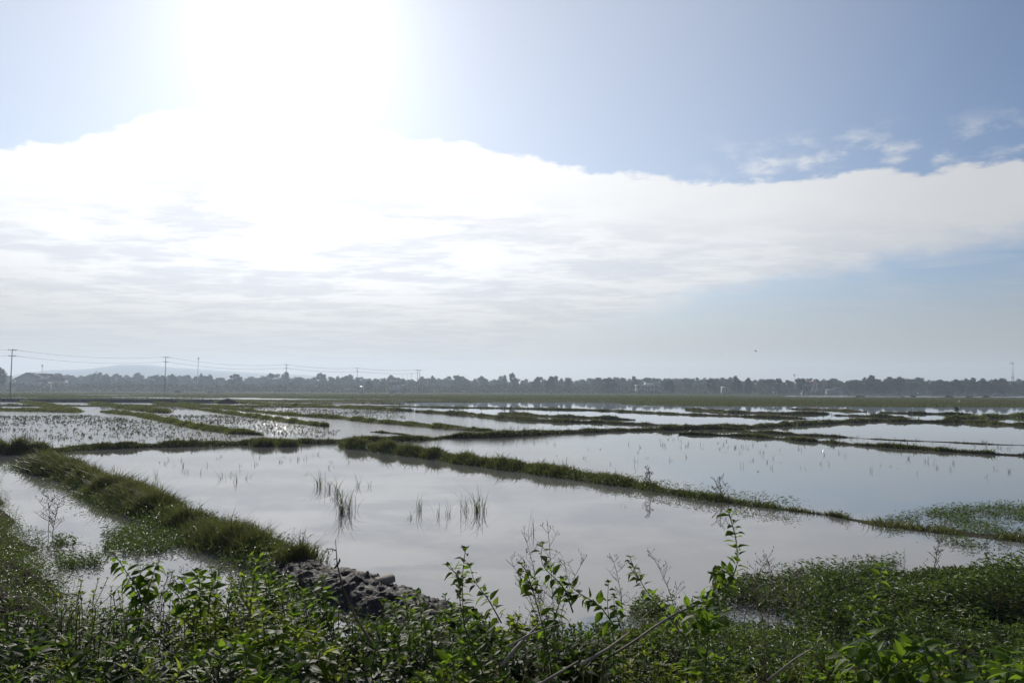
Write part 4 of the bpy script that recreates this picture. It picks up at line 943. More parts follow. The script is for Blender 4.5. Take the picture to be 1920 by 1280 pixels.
def brick():
    t = dp(722, 1092, 9.0); W_ = MV.reshape(-1, 3); near_ = np.hypot(W_[:, 0] - t.x, W_[:, 1] - t.y) < 0.07; t.z = float(W_[near_, 2].mean()) + 0.035
    b = MB(); b.box(-0.11, 0.11, -0.055, 0.055, -0.035, 0.035)
    o = b.build('brick', M['brick'], loc=(t.x, t.y, t.z), rot=(0.22, -0.16, 0.42)); tag(o, 'pale worn brick lying on the wet mud bank', 'brick')
    mod = o.modifiers.new('worn_edges', 'BEVEL'); mod.width = 0.004; mod.segments = 1
brick()
# ------------------------------------------------------------------ ground cover on the banks and water weed
def cover(name, label, x, y, z, nmat='cover', lmin=0.03, lmax=0.075, aspect=0.30, upr=0.45, stems=0):
    n = len(x); c = Cloud()
    a = rng.uniform(0, 6.28, n); el = rng.normal(0.15, 0.35, n)
    D = np.stack([np.cos(a) * np.cos(el), np.sin(a) * np.cos(el), np.sin(el)], 1)
    N = unit(rng.normal(0, upr, (n, 3)) + [0, 0, 1]); ln = rng.uniform(lmin, lmax, n)
    t = np.clip(fbm(x * 0.9 + 5, y * 0.9, 3) * 0.7 + rng.random(n) * 0.4 - 0.05, 0, 0.9); t = np.where(rng.random(n) < 0.07, 0.99, t)
    V, T, A = small_leaves(np.stack([x, y, z], 1), D, N, ln, ln * aspect, t); c.add(V, T, None, A)
    if stems:
        k = rng.integers(0, n, stems); la = rng.uniform(0, 6.28, stems); lr = rng.uniform(0.1, 1.2, stems)
        V, T, Q, A = blades(np.stack([x[k], y[k], z[k] - 0.12], 1), rng.uniform(0.10, 0.26, stems), 0.006, np.stack([np.cos(la) * lr, np.sin(la) * lr], 1), rng.uniform(0.2, 1.0, stems)); c.add(V, T, Q, A)
    tag(c.build(name, M[nmat]), label, kind='stuff')
n = 210000; y = rng.uniform(5.9, 11.8, n); x = rng.uniform(0.4, 13.0, n); gz = ground_z(x, y)
d = poly_dist(x, y, [(4.0, 8.4), (5.0, 8.7), (6.5, 8.9), (14.0, 9.0)]); d = np.where(y < 9, d * 0.62, d)
cl = fbm(x * 1.5, y * 1.5, 3); thr = 0.44 - 0.26 * sstep(x, 3.2, 4.6) + 0.10 * sstep(d, 0.5, 1.6) + 0.08 * np.exp(-((y - 7.7) / 0.5) ** 2)
k = (d < 1.7 + 0.7 * (fbm(x, y, 3) - 0.5)) & (cl > thr) & ~((x > 3.5) & (x < 4.2) & (y < 7.1) & (y > 6.7)); x, y, gz, d, cl = x[k], y[k], gz[k], d[k], cl[k]
z = np.maximum(gz, 0.0) + 0.01 + rng.random(len(x)) ** 1.3 * (0.25 * np.exp(-(d / 1.1) ** 2) + 0.06) * (0.25 + sstep(cl, 0.35, 0.72)) * 1.3
cover('creeping_weed', 'low creeping weed with narrow glossy leaves covering the right bank', x, y, z, stems=6000, lmin=0.03, lmax=0.09, upr=0.7)
# litter and low creepers on the toe of the near bank
n = 60000; y = rng.uniform(5.2, 8.6, n); x = rng.uniform(-1.5, 4.2, n); gz = ground_z(x, y); k = (gz > -0.06) & (fbm(x * 2.1 + 33, y * 2.1, 3) > 0.42); x, y, gz = x[k], y[k], gz[k]
cover('toe_creeper', 'low creeper and leaf litter at the foot of the near bank', x, y, np.maximum(gz, 0) + 0.01 + rng.random(len(x)) ** 1.6 * 0.16, stems=2500, lmin=0.025, lmax=0.065, upr=0.6)
n = 190000; y = rng.uniform(6.5, 24, n) ; y = np.where(rng.random(n) < 0.4, rng.uniform(6.5, 13, n), y); x = rng.uniform(-20, -3.0, n); gz = ground_z(x, y); k = (gz > -0.12) & (x > -0.8 * y - 1.5) & (fbm(x * 1.2 + 9, y * 1.2, 3) > 0.10); x, y, gz = x[k], y[k], gz[k]
z = np.maximum(gz, 0) + 0.01 + rng.random(len(x)) ** 1.4 * 0.26
cover('bank_creeper', 'straggling small leaved creeper on the brown left bank', x, y, z, stems=4500, lmin=0.025, lmax=0.06)
# grass on the same left bank, sparse and brown
n = 14000; y = rng.uniform(9, 26, n); x = rng.uniform(-24, -5, n); gz = ground_z(x, y); k = (gz > 0.0) & (x > -0.85 * y - 1.5) & (fbm(x * 0.8, y * 0.8, 3) > 0.42); x, y, gz = x[k], y[k], gz[k]; n = len(x)
la = rng.uniform(0, 6.28, n); lr = rng.uniform(0.1, 0.9, n)
V, T, Q, A = blades(np.stack([x, y, gz - 0.01], 1), rng.uniform(0.08, 0.34, n), 0.009, np.stack([np.cos(la) * lr, np.sin(la) * lr], 1), rng.uniform(0.1, 1.0, n))
tag(obj('bank_grass', mesh_np('bank_grass', V, T, Q, A, mats=[M['grass']])), 'thin brownish grass on the left bank', kind='stuff')
# floating weed along the thick dike, in the corner and by the tail of the diagonal dike
def floating(areas):
    c = []
    for cnt, thr, poly in areas:
        x, y = scatter_px(cnt, poly); k = fbm(x * 1.6 + 4, y * 1.6, 4) > thr; c.append((x[k], y[k]))
    x = np.concatenate([q[0] for q in c]); y = np.concatenate([q[1] for q in c])
    cover('water_weed', 'leafy weed floating on the water beside the dikes', x, y, 0.005 + rng.random(len(x)) ** 2 * 0.14, lmin=0.03, lmax=0.08, upr=0.6, stems=2500)
floating([(15000, 0.40, [(120, 915), (210, 950), (300, 990), (400, 1035), (500, 1070), (540, 1085), (440, 1062), (300, 1003), (180, 950)]),
          (4200, 0.50, [(190, 1000), (270, 990), (350, 1010), (330, 1040), (240, 1050), (190, 1040)]), (3000, 0.48, [(100, 1010), (210, 1020), (190, 1060), (110, 1070)]),
          (9000, 0.48, [(1640, 975), (1760, 955), (1930, 945), (1960, 1045), (1850, 1040), (1760, 1015)]), (1500, 0.50, [(1560, 960), (1660, 980), (1700, 1000), (1600, 985)]),
          (2600, 0.46, [(480, 1075), (620, 1110), (600, 1150), (420, 1110)]), (4000, 0.48, [(1380, 1080), (1560, 1060), (1700, 1050), (1600, 1120), (1400, 1150)])])
# broad leaved weeds mixed into the dike grass
def along(px, cnt, side, spread, zmax):
    p = [gp(*q) for q in px]; X, Y, L = resample(p, 0.2); k = rng.integers(0, len(X), cnt)
    c = fbm(X[k] * 1.1 + 8, Y[k] * 1.1 + 2, 3) > 0.46; k = k[c]; n = len(k)
    off = side + rng.normal(0, spread, n); tx = np.gradient(X)[k]; ty = np.gradient(Y)[k]; ln = np.hypot(tx, ty)
    x = X[k] + ty / ln * off + rng.normal(0, 0.1, n); y = Y[k] - tx / ln * off + rng.normal(0, 0.1, n)
    return x, y, 0.02 + rng.random(n) * zmax * np.exp(-(off / 0.55) ** 2)
parts_ = [along([(62, 872), (130, 890), (200, 922), (300, 965), (400, 1008), (480, 1036), (555, 1066)], 15000, 0.25, 0.32, 0.34), along([(640, 836), (720, 845), (800, 856), (900, 871), (1000, 884), (1100, 898), (1200, 913), (1300, 932), (1490, 957)], 9000, 0.15, 0.25, 0.28),
          along([(60, 850), (160, 842), (300, 837), (560, 831), (822, 823)], 5000, 0.2, 0.3, 0.3)]
cover('dike_weed', 'small leaved weeds mixed into the grass of the nearest dikes', *[np.concatenate([q[i] for q in parts_]) for i in range(3)], stems=2500, lmin=0.03, lmax=0.085, upr=0.7)
# ------------------------------------------------------------------ leafy weeds on the near bank
TPL = [leaf_template(0.56, 0.16, 0.22), leaf_template(0.50, 0.22, 0.38), leaf_template(0.62, 0.10, 0.10)]
NTPL = [leaf_template(0.26, 0.18, 0.35), leaf_template(0.22, 0.12, 0.20)]
def leafy_stem(p0, p1, bend, n_pairs, ll, P, D, N, L, r, top_tuft=True):
    """adds leaves along a bent stem; returns its centre line"""
    p0, p1 = Vector(p0), Vector(p1); ax = (p1 - p0); pts = []
    side = Vector((bend[0], bend[1], 0))
    for k in range(8):
        t = k / 7; pts.append(p0 + ax * t + side * (4 * t * (1 - t)) * 0.25 * ax.length)
    for i in range(n_pairs):
        t = 0.18 + 0.82 * (i + 0.5) / n_pairs; k = min(6, int(t * 7)); q = pts[k].lerp(pts[k + 1], t * 7 - k)
        for s in (0, math.pi):
            a = i * 1.62 + s + r.gauss(0, 0.35); el = r.gauss(0.15, 0.3) + 0.55 * (t > 0.9)
            d = Vector((math.cos(a) * math.cos(el), math.sin(a) * math.cos(el), math.sin(el)))
            P.append(q + d * 0.012); D.append(d); N.append(Vector((r.gauss(0, 0.3), r.gauss(0, 0.3), 1)))
            L.append(ll * r.uniform(0.65, 1.2) * (1.0 if t < 0.85 else 0.7))
    if top_tuft:
        for i in range(4):
            a = i * 1.57 + r.random(); d = Vector((math.cos(a) * 0.6, math.sin(a) * 0.6, 0.7)); P.append(pts[-1]); D.append(d); N.append(Vector((-d.x, -d.y, 1.2))); L.append(ll * 0.55)
    return pts
def weed_proto(H, seed, narrow=False, dens=1.3):
    r = random.Random(seed); P, D, N, L = [], [], [], []; st = MB()
    ns = r.randint(6, 8); ll = (0.076 if not narrow else 0.085) * (0.62, 0.85, 1.15, 1.6)[seed % 4]
    for i in range(ns):
        a = i * 6.28 / ns + r.gauss(0, 0.4); sp = r.uniform(0.05, 0.36) * H ** 0.5; h = H * r.uniform(0.62, 1.0)
        b = Vector((math.cos(a) * 0.04, math.sin(a) * 0.04, -0.05)); e = Vector((math.cos(a) * sp, math.sin(a) * sp, h))
        np_ = max(4, int(h / (0.045 if not narrow else 0.06) * dens))
        pts = leafy_stem(b, e, (math.cos(a) * 0.5, math.sin(a) * 0.5), np_, ll, P, D, N, L, r); st.tube(pts, [0.006 - 0.0005 * k for k in range(8)], 4, False)
        for j in range(r.randint(3, 5)):
            t = r.uniform(0.25, 0.85); q = pts[int(t * 7)]; a2 = a + r.gauss(0, 1.2); l2 = h * r.uniform(0.18, 0.38)
            e2 = q + Vector((math.cos(a2) * l2 * 0.75, math.sin(a2) * l2 * 0.75, l2 * 0.75)); p2 = leafy_stem(q, e2, (0, 0), max(3, int(l2 / 0.04 * dens)), ll * 0.85, P, D, N, L, r); st.tube(p2, [0.0035] * 8, 3, False)
    P, D, N, L = np.array(P), np.array(D), np.array(N), np.array(L); g = np.random.default_rng(seed); c = Cloud()
    w_ = g.integers(0, 2 if narrow else 3, len(P)); tint = np.clip(g.normal(0.45, 0.25, len(P)), 0, 0.9); tint = np.where(g.random(len(P)) < 0.05, 1.0, tint)
    for q in range(3):
        m = w_ == q
        if m.any(): c.add(*(lambda r_: (r_[0], r_[1], r_[2], r_[3]))(big_leaves(P[m], D[m], N[m], L[m], tint[m], (NTPL if narrow else TPL)[q])))
    return st.mesh('stem', M['stem']), c.mesh('foliage', M['weed']), float(np.concatenate(c.V)[:, 2].max())
WP = {h: [weed_proto(h, int(h * 100) // 4 * 4 + 9 * i) for i in range(4)] for h in (0.35, 0.55, 0.8, 1.05)}
WN = {h: [weed_proto(h, int(h * 100) + 3 + 5 * i, True) for i in range(2)] for h in (0.35, 0.55, 0.8)}
OUT = [(-150, 1105), (0, 1125), (120, 1110), (200, 1092), (260, 1095), (330, 1108), (380, 1080), (430, 1078), (480, 1092), (540, 1122), (575, 1140), (600, 1110), (622, 1150), (660, 1168), (700, 1140), (760, 1128), (830, 1142), (900, 1138), (950, 1170),
       (1040, 1172), (1120, 1182), (1200, 1190), (1290, 1185), (1350, 1198), (1420, 1220), (1500, 1205), (1560, 1188), (1640, 1195), (1720, 1215), (1800, 1225), (1900, 1205), (2080, 1200)]
ox, oy = [p[0] for p in OUT], [p[1] for p in OUT]
def weed(px, d, ytop, narrow=False):
    t = dp(px, ytop, d); g = float(ground_z(t.x, d)); h = t.z - g
    if h < 0.14: return
    tab = WN if narrow else WP; hh = min(tab, key=lambda q: abs(q - h)); sp_ = tab[hh]; sm, fm, ph = sp_[int(min(len(sp_) - 1, max(0, (float(fbm(np.array(px / 170.0 + 60), np.array(d * 1.1), 2)) - 0.25) * 2 * len(sp_) + rnd.gauss(0, 0.5))))]; s = max(0.6, min(1.5, h / ph))
    root = obj('weed', None, loc=(t.x, d, g), rot=(rnd.gauss(0, 0.06), rnd.gauss(0, 0.06), rnd.uniform(0, 6.28)), scale=(s, s, s))
    obj('stem', sm, root); o = obj('foliage', fm, root); o['kind'] = 'stuff'
    q = float(fbm(np.array(px / 130.0 + 20), np.array(d * 1.3 + 4), 2)) + rnd.gauss(0, 0.09) + 0.10 * (380 < px < 760) - 0.13 * (px < 440) - 0.06 * (px > 1450)
    mt = 'weed_dark' if q < 0.43 else 'weed_yellow' if q > 0.57 else 'weed'
    hue = {'weed': 'mid green', 'weed_dark': 'dark green', 'weed_yellow': 'yellowish green'}[mt]
    zone = 'left part' if px < 560 else 'middle' if px < 1340 else 'right part'; row = 'front' if d < 4.45 else 'back'
    if narrow: tag(root, f'{hue} narrow leaved upright herb at the {row} of the near left bank', 'weed', 'narrow leaved herbs on the near bank')
    else: tag(root, f'{hue} bushy weed at the {row} of the {zone} of the near bank thicket', 'weed', 'bushy weeds massed on the near bank')
    if mt != 'weed':
        o.material_slots[0].link = 'OBJECT'; o.material_slots[0].material = M[mt]
for d, step, drop, jit in ((6.2, 36, 8, 10), (5.7, 40, 14, 14), (5.2, 44, 26, 18), (4.7, 46, 48, 20), (4.2, 48, 80, 22), (3.7, 54, 118, 24), (3.3, 62, 158, 24)):
    px = -130.0
    while px < 2060:
        right = sstep(np.array(px), 1350, 1550)
        dd = d + rnd.uniform(-0.28, 0.28); nv = float(fbm(np.array(px / 95.0 + 3), np.array(d * 1.9), 2)); yt = np.interp(px, ox, oy) - 30 + drop + abs(rnd.gauss(0, jit)) + max(0, 150 * (nv - 0.42)) * (d < 5.9)
        if nv > 0.60 and d < 5.9: px += step * 0.8; continue
        nar = px < 330 and d < 5.0 and rnd.random() < 0.75
        gap = (575 < px < 680 and d > 5.0) or (px > 1480 and d > 5.7) or (1730 < px < 1810 and d > 4.4 and d < 5) or (px < 150 and d > 5.2) or (250 < px < 440 and 3.6 < d < 5.3)
        if not gap: weed(px, dd, float(yt), nar)
        px += step * rnd.uniform(0.8, 1.7)
# grass blades growing between the weeds
n = 4200; y = rng.uniform(3.0, 6.6, n); x = rng.uniform(-1, 1, n) * 0.8 * y; k = fbm(x * 1.3 + 50, y * 1.3, 3) > 0.5; x, y = x[k], y[k]; n = len(x); la = rng.uniform(0, 6.28, n); lr = rng.uniform(0.1, 1.1, n)
V, T, Q, A = blades(np.stack([x, y, ground_z(x, y) - 0.02], 1), rng.uniform(0.2, 0.55, n), 0.006, np.stack([np.cos(la) * lr, np.sin(la) * lr], 1), rng.uniform(0.1, 1.0, n))
tag(obj('tall_grass', mesh_np('tall_grass', V, T, Q, A, mats=[M['grass']])), 'long grass blades mixed into the weeds of the near bank', kind='stuff')
# ------------------------------------------------------------------ single tall plants whose leaves can be told apart
LEAFM = [mesh_np('leaf', *(lambda t: (t[0], t[1], t[2]))(leaf_template(*a)), attr=np.full(len(leaf_template(*a)[0]), tn), mats=[M['weed']])
         for a, tn in (((0.56, 0.16, 0.20), 0.35), ((0.52, 0.20, 0.35), 0.55), ((0.60, 0.12, 0.12), 0.2), ((0.50, 0.26, 0.45), 0.7))]
YLEAF = mesh_np('leaf', *leaf_template(0.5, 0.2, 0.4), attr=np.full(len(leaf_template()[0]), 1.0), mats=[M['weed']])
def put_leaf(parent, q, d, nrm, ln, me=None):
    d = d.normalized(); b = nrm.cross(d).normalized(); n_ = d.cross(b)
    o = bpy.data.objects.new('leaf', me or rnd.choice(LEAFM)); col.objects.link(o); o.parent = parent
    o.matrix_local = Matrix(((d.x * ln, b.x * ln, n_.x * ln, q.x), (d.y * ln, b.y * ln, n_.y * ln, q.y), (d.z * ln, b.z * ln, n_.z * ln, q.z), (0, 0, 0, 1)))
def tall_weed(label, paths, d, ll=0.062, droop=0.0, r0=0.008, yellow=0, stem='stem', step=0.024, start=0.25, group=None):
    """stems traced at their distance, each leaf an object of its own"""
    base = dp(*paths[0][0], d); gz_ = float(ground_z(base.x, base.y)); o = Vector((base.x, base.y, gz_))
    root = obj('tall_weed', None, loc=o); tag(root, label, 'weed', group)
    n_leaf = 0
    for pi, path in enumerate(paths):
        dd = d + (0.0 if pi == 0 else rnd.uniform(-0.08, 0.08))
        pts = [dp(x_, y_, dd) - o for x_, y_ in path]
        if pi == 0: pts = [Vector((0, 0, -0.03))] + pts if pts[0].z > 0.05 else pts
        X = [p.x for p in pts]; s = [0]
        for a, b in zip(pts[:-1], pts[1:]): s.append(s[-1] + (b - a).length)
        nn = max(8, int(s[-1] / 0.02)); q = np.linspace(0, s[-1], nn); C = np.stack([np.interp(q, s, [p[i] for p in pts]) for i in range(3)], 1)
        for _ in range(4): C[1:-1] = (C[:-2] + 2 * C[1:-1] + C[2:]) / 4
        C[:, 1] += 0.03 * np.sin(q * 9 + pi)
        m = MB(); rr = r0 * (1 if pi == 0 else 0.7); m.tube([Vector(c) for c in C], [rr * (1 - 0.7 * k / nn) for k in range(nn)], 6); m.build('stem', M[stem], root, smooth=True)
        t = s[-1] * (start if pi == 0 else 0.15); i = 0
        while t < s[-1] and n_leaf < 290:
            k = min(nn - 2, int(t / s[-1] * (nn - 1))); p = Vector(C[k]); ax = Vector(C[k + 1] - C[k]).normalized()
            for sgn in ((0, math.pi) if rnd.random() < 0.8 else (0,)):
                a = i * 1.57 * 0.9 + sgn + rnd.gauss(0, 0.3); u_ = ax.orthogonal().normalized(); v_ = ax.cross(u_)
                dr = (u_ * math.cos(a) + v_ * math.sin(a)) * 0.9 + ax * 0.35 + Vector((0, 0, rnd.gauss(0.0, 0.25) - droop))
                frac = t / s[-1]; put_leaf(root, p + dr.normalized() * 0.008, dr, Vector((rnd.gauss(0, 0.35), rnd.gauss(0, 0.35), 1)), ll * 1.38 * rnd.uniform(0.7, 1.15) * (1.0 - 0.2 * frac), YLEAF if rnd.random() < yellow else None); n_leaf += 1
            t += step * rnd.uniform(0.7, 1.4); i += 1
        for j in range(5):
            a = j * 1.26 + rnd.random(); e = Vector(C[-1]); dr = Vector((math.cos(a) * 0.7, math.sin(a) * 0.7, 0.65 - droop)); put_leaf(root, e, dr, Vector((-dr.x, -dr.y, 1.3)), ll * 0.7); n_leaf += 1
    return root
tall_weed('tallest leafy weed with a woody branch arching right then straight up', [[(1130, 1235), (1205, 1188), (1270, 1152), (1330, 1122), (1368, 1088), (1385, 1050), (1382, 1005), (1368, 962)], [(1352, 1105), (1346, 1070), (1344, 1078)], [(1348, 1140), (1346, 1100), (1345, 1070)], [(1375, 1080), (1362, 1072), (1352, 1066)]], 4.6, 0.066, 0.05, 0.010, 0.06, 'wood', 0.024, 0.5)
tall_weed('leafy weed with a dense green top left of the middle, before the calm water', [[(905, 1255), (870, 1170), (866, 1110), (868, 1060), (873, 1030)], [(880, 1230), (862, 1120), (860, 1075)], [(940, 1170), (915, 1120), (888, 1085), (882, 1060)], [(866, 1090), (850, 1066), (840, 1060)]], 4.5, 0.062, 0.1, 0.007)
tall_weed('branching weed with an arched stem reaching right, among dry panicles', [[(1035, 1260), (1020, 1180), (1000, 1110), (985, 1065), (978, 1060)], [(1075, 1150), (1060, 1105), (1040, 1082), (1018, 1062), (1012, 1035), (1018, 1018)], [(1030, 1200), (1050, 1120), (1062, 1095)], [(1000, 1110), (992, 1085), (975, 1075)], [(1150, 1170), (1125, 1132), (1085, 1112), (1055, 1088)]], 4.4, 0.062, 0.25, 0.007)
tall_weed('slender weed with a small leafy tip leaning left in the middle', [[(1290, 1200), (1255, 1158), (1215, 1112), (1193, 1075), (1182, 1046)], [(1200, 1090), (1190, 1075), (1184, 1068)]], 4.5, 0.05, 0.1, 0.006)
tall_weed('short weed with a tufted tip just left of the leaning slender one', [[(1150, 1200), (1138, 1140), (1142, 1095)], [(1165, 1180), (1150, 1130), (1152, 1118)]], 4.5, 0.05, 0.1, 0.005)
tall_weed('upright weed with one big oval leaf under the arching branch', [[(1322, 1240), (1326, 1180), (1322, 1128)], [(1326, 1190), (1345, 1160), (1362, 1148)], [(1326, 1180), (1305, 1158), (1298, 1148)]], 4.2, 0.085, 0.0, 0.006)
tall_weed('drooping dark leaved weed at the edge of the left water', [[(262, 1130), (245, 1085), (228, 1050), (215, 1032)], [(250, 1100), (262, 1070), (268, 1060)], [(262, 1130), (285, 1090), (295, 1062), (298, 1052)]], 5.2, 0.085, 0.55, 0.008)
tall_weed('dark leafy weed standing before the thick dike, on the left', [[(370, 1160), (352, 1112), (340, 1088)], [(355, 1150), (325, 1110), (318, 1100)], [(372, 1160), (378, 1095), (372, 1072)], [(390, 1150), (402, 1090), (398, 1066)]], 5.4, 0.085, 0.1, 0.008)
tall_weed('leafy weed rising in front of the gap of still water', [[(640, 1235), (612, 1160), (600, 1110), (603, 1084)], [(620, 1180), (588, 1130), (574, 1112)], [(625, 1190), (618, 1135), (622, 1112)]], 5.0, 0.07, 0.05, 0.008)
tall_weed('small leafy weed beside the mud clods right of the brick', [[(770, 1200), (762, 1140), (757, 1118)], [(790, 1190), (788, 1130), (782, 1110)], [(745, 1200), (742, 1148), (735, 1130)]], 5.0, 0.065, 0.0, 0.006)
tall_weed('thin red stemmed weed with a leafy tip before the right bank', [[(1588, 1262), (1612, 1195), (1640, 1130), (1655, 1085), (1662, 1062)], [(1615, 1190), (1595, 1150), (1590, 1140)], [(1628, 1160), (1648, 1150), (1660, 1140)]], 4.6, 0.055, 0.05, 0.006, 0, 'wood')
tall_weed('broad leaved weed low at the right, below the creeping weed', [[(1660, 1290), (1640, 1230), (1622, 1190)], [(1650, 1270), (1600, 1240), (1575, 1222)], [(1660, 1280), (1690, 1235), (1710, 1210)]], 4.0, 0.10, 0.0, 0.006)
tall_weed('broad leaved weed nearest the ditch water at the lower right', [[(1760, 1300), (1735, 1240), (1722, 1202)], [(1760, 1300), (1770, 1250), (1768, 1215)], [(1740, 1300), (1700, 1260), (1690, 1240)]], 3.9, 0.095, 0.0, 0.006)
tall_weed('sharp leaved weed in the lower right corner', [[(1880, 1320), (1885, 1260), (1890, 1222)], [(1890, 1320), (1920, 1265), (1935, 1240)], [(1870, 1320), (1845, 1270), (1830, 1250)]], 3.7, 0.10, 0.0, 0.006)
tall_weed('green weed growing out of the near end of the thick dike', [[(520, 1100), (505, 1055), (492, 1030)], [(515, 1090), (482, 1050), (470, 1042)]], 9.4, 0.085, 0.1, 0.008)
# ------------------------------------------------------------------ dry flower stalks
def panicle(label, path, d, spread=0.16, n_br=16, group='dry flower stalks by the water', r0=0.0032):
    base = dp(*path[0], d); o = Vector((base.x, base.y, float(ground_z(base.x, base.y)))); root = obj('dry_stalk', None, loc=o); tag(root, label, 'dry stalk', group)
    pts = [dp(x_, y_, d) - o for x_, y_ in path]; pts = [Vector((pts[0].x * 0.5, 0, -0.03))] + pts
    s = [0]
    for a, b in zip(pts[:-1], pts[1:]): s.append(s[-1] + (b - a).length)
    q = np.linspace(0, s[-1], 16); C = [Vector([np.interp(t, s, [p[i] for p in pts]) for i in range(3)]) for t in q]
    k_ = max(1.0, d / 4.5)
    m = MB(); m.tube(C, [r0 * k_ * (1 - 0.6 * k / 15) for k in range(16)], 4); m.build('stem', M['dry'], root)
    br = MB(); hd = MB()
    for i in range(n_br):
        t = 0.42 + 0.58 * (i + rnd.random()) / n_br; p = C[min(15, int(t * 15))]; a = rnd.uniform(0, 6.28); l = spread * (1.25 - t) * rnd.uniform(0.6, 1.4) + 0.02
        e = p + Vector((math.cos(a) * l, math.sin(a) * l, l * rnd.uniform(0.5, 1.2))); br.tube([p, p.lerp(e, 0.5) + Vector((0, 0, -l * 0.08)), e], [0.0016 * k_, 0.0013 * k_, 0.0009 * k_], 3)
        for j in range(3):
            f = p.lerp(e, rnd.uniform(0.4, 1.0)); a2 = rnd.uniform(0, 6.28); l2 = l * 0.4; e2 = f + Vector((math.cos(a2) * l2, math.sin(a2) * l2, l2 * rnd.uniform(0.3, 1.2))); br.tube([f, e2], [0.0011 * k_, 0.0008 * k_], 3)
            if rnd.random() < 0.6: hd.tube([e2, e2 + Vector((0, 0, 0.008 * k_))], [0.0026 * k_, 0.0012 * k_], 4)
    tag(br.build('branchlets', M['dry'], root), kind='stuff')
    if hd.v: tag(hd.build('seed_heads', M['dry'], root), kind='stuff')
for lab, path, d, sp in (
    ('tallest dry flower stalk behind the arched branching weed', [(1040, 1180), (1034, 1080), (1030, 1020), (1026, 975)], 4.8, 0.17), ('dry flower stalk leaning left behind the branching weed', [(1020, 1180), (1000, 1060), (986, 1010), (978, 995)], 4.8, 0.14),
    ('wide spreading dry stalk right of the branching weed', [(1045, 1180), (1060, 1120), (1082, 1070), (1100, 1042)], 4.7, 0.22), ('low dry stalk with seed heads left of the branching weed', [(1010, 1170), (985, 1095), (962, 1060), (948, 1048)], 4.7, 0.14),
    ('thin dry stalk left of the slender leaning weed', [(1168, 1165), (1164, 1110), (1154, 1060), (1142, 1036)], 4.8, 0.10), ('dry stalk leaning left, right of the slender leaning weed', [(1268, 1150), (1252, 1100), (1232, 1055), (1215, 1032)], 4.8, 0.12),
    ('dry stalk bending right before the right bank', [(1395, 1160), (1410, 1105), (1428, 1062), (1452, 1045)], 6.0, 0.16), ('bushy dry stalk at the left end of the right bank', [(1440, 1150), (1450, 1110), (1448, 1075), (1446, 1060)], 7.6, 0.3), ('second bushy dry stalk at the left end of the right bank', [(1480, 1150), (1492, 1100), (1498, 1070)], 8.0, 0.3),
    ('leaning dry stem crossing from the tallest weed to the right bank', [(1432, 1165), (1412, 1110), (1392, 1070)], 5.2, 0.08), ('tall dry stalk standing over the left bank creeper', [(90, 1000), (93, 965), (88, 925)], 13.5, 0.22), ('second dry stalk over the left bank creeper', [(98, 1000), (105, 965), (110, 940)], 13.0, 0.18),
    ('dry stalk standing up from the middle of the diagonal dike', [(1222, 915), (1218, 895), (1216, 876)], 18.6, 0.2), ('bushy dry stalk on the diagonal dike right of its middle', [(1352, 938), (1350, 910), (1349, 892)], 17.0, 0.24),
    ('dry stalk on the right bank close to the diagonal dike tail', [(1752, 1060), (1758, 1030), (1760, 1005)], 10.2, 0.12), ('dry weed stalk behind the drooping dark leaved weed', [(300, 1120), (312, 1085), (328, 1068)], 5.6, 0.16), ('dry weed stalk left of the brick on the near end of the dike', [(548, 1060), (556, 1030), (572, 1010)], 10.6, 0.3)):
    panicle(lab, path, d, sp)
def dead_stalk():
    path = [(748, 1292), (722, 1240), (692, 1198), (664, 1150), (640, 1092), (632, 1055), (629, 1010)]; d = 4.3; base = dp(*path[0], d); o = Vector((base.x, d, float(ground_z(base.x, d))))
    root = obj('dead_stalk', None, loc=o); tag(root, 'tall dead brown stalk with withered leaves before the mud bank', 'dead stalk')
    pts = [dp(x_, y_, d) - o for x_, y_ in path]; m = MB(); m.tube(pts, [0.009, 0.010, 0.009, 0.006, 0.005, 0.004, 0.0015], 6); m.build('stem', M['dry'], root, smooth=True)
    tw = [(630, 1032), (622, 1028), (612, 1030), (608, 1038)]; p = [dp(x_, y_, d) - o for x_, y_ in tw]; m = MB(); m.tube(p, [0.004, 0.003, 0.003, 0.001], 5); m.build('twig', M['dry'], root)
    tw = [(632, 1062), (637, 1050), (636, 1045)]; p = [dp(x_, y_, d) - o for x_, y_ in tw]; m = MB(); m.tube(p, [0.004, 0.006, 0.001], 5); m.build('twig', M['dry'], root)
    dl = mesh_np('withered_leaf', *leaf_template(0.24, 0.3, 0.7), attr=np.full(len(leaf_template()[0]), 0.5), mats=[M['dry']])
    for x_, y_ in ((622, 1030), (614, 1031), (635, 1052), (640, 1085)):
        put_leaf(root, dp(x_, y_, d) - o, Vector((rnd.gauss(0, 0.4), rnd.gauss(0, 0.4), -1)), Vector((rnd.gauss(0, 1), rnd.gauss(0, 1), 0.2)), rnd.uniform(0.035, 0.06), dl)
dead_stalk()
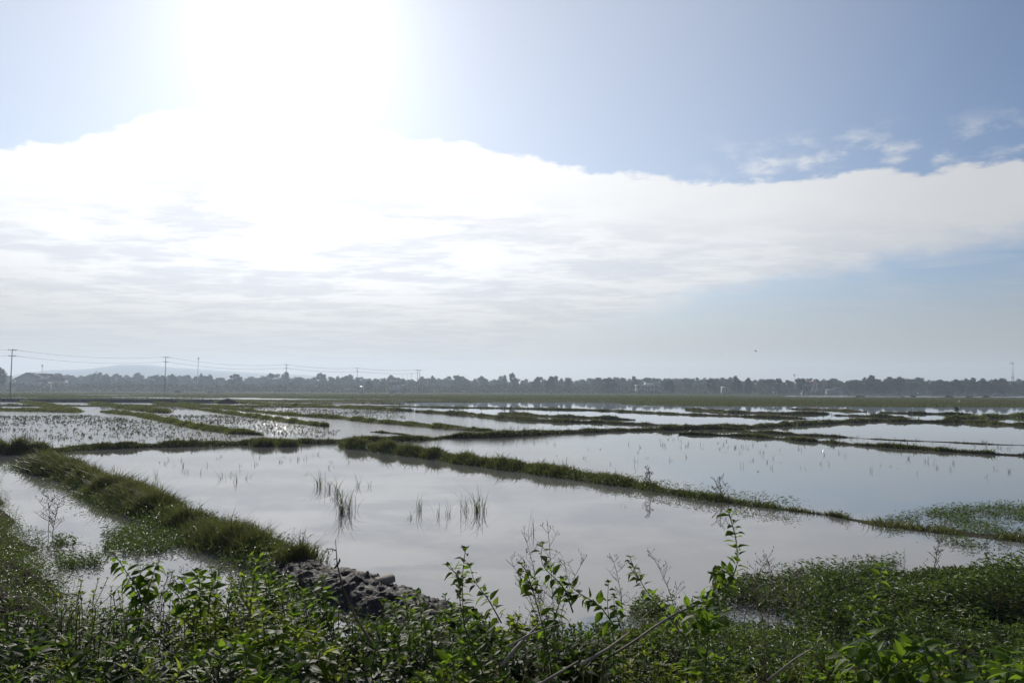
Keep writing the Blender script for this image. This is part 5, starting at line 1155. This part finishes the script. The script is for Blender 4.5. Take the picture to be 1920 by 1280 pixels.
def bare_branch(label, path, d0, d1, r, mat='wood'):
    n = len(path); P_ = [dp(x_, y_, d0 + (d1 - d0) * i / (n - 1)) for i, (x_, y_) in enumerate(path)]; o = P_[0].copy(); m = MB()
    m.tube([p - o for p in P_], [r * (1 - 0.6 * i / (n - 1)) for i in range(n)], 6)
    tag(m.build('bare_branch', M[mat], loc=o, smooth=True), label, 'branch', 'bare branches caught in the near weeds')
bare_branch('pale bare branch slanting up to the right below the branching weed', [(942, 1245), (975, 1205), (1005, 1175), (1028, 1155)], 3.7, 4.3, 0.010)
bare_branch('thin bare branch crossing low in the middle of the weeds', [(952, 1212), (990, 1190), (1040, 1172), (1060, 1168)], 3.8, 4.2, 0.006)
bare_branch('bare branch slanting in the weeds below the tallest weed', [(1090, 1245), (1140, 1215), (1180, 1185)], 3.6, 4.0, 0.009)
bare_branch('pale straight stick at the lower right before the broad leaved weed', [(1440, 1275), (1490, 1235), (1540, 1205)], 3.6, 4.0, 0.007)
bare_branch('long pale stick lying in the dark hollow of the left weeds', [(232, 1162), (270, 1158), (320, 1146)], 4.2, 4.4, 0.006)
bare_branch('short pale stick on the brown left bank', [(82, 1090), (95, 1088), (108, 1086)], 9.4, 9.4, 0.02)
bare_branch('brown chip of wood on the left bank', [(60, 1064), (68, 1068), (74, 1071)], 10.4, 10.3, 0.025)
bare_branch('bent bare branch among the weeds at the left', [(10, 1120), (60, 1118), (90, 1140), (110, 1170)], 4.8, 4.4, 0.004)
bare_branch('thin stick low in the right of the middle weeds', [(1000, 1290), (1045, 1262), (1085, 1238)], 3.5, 3.7, 0.008)

for i in range(16):
    px = rnd.uniform(60, 1880); d = rnd.uniform(4.0, 6.0); y0 = float(np.interp(px, ox, oy)) + (6.2 - d) * 55; l = rnd.uniform(25, 75); s_ = rnd.uniform(-25, 25)
    panicle('thin dry stalk sticking up out of the near weeds', [(px, y0 + 90), (px + s_ * 0.3, y0 + 30), (px + s_, y0 - l)], d, 0.08, 8, 'thin dry stalks among the near weeds', 0.0028)
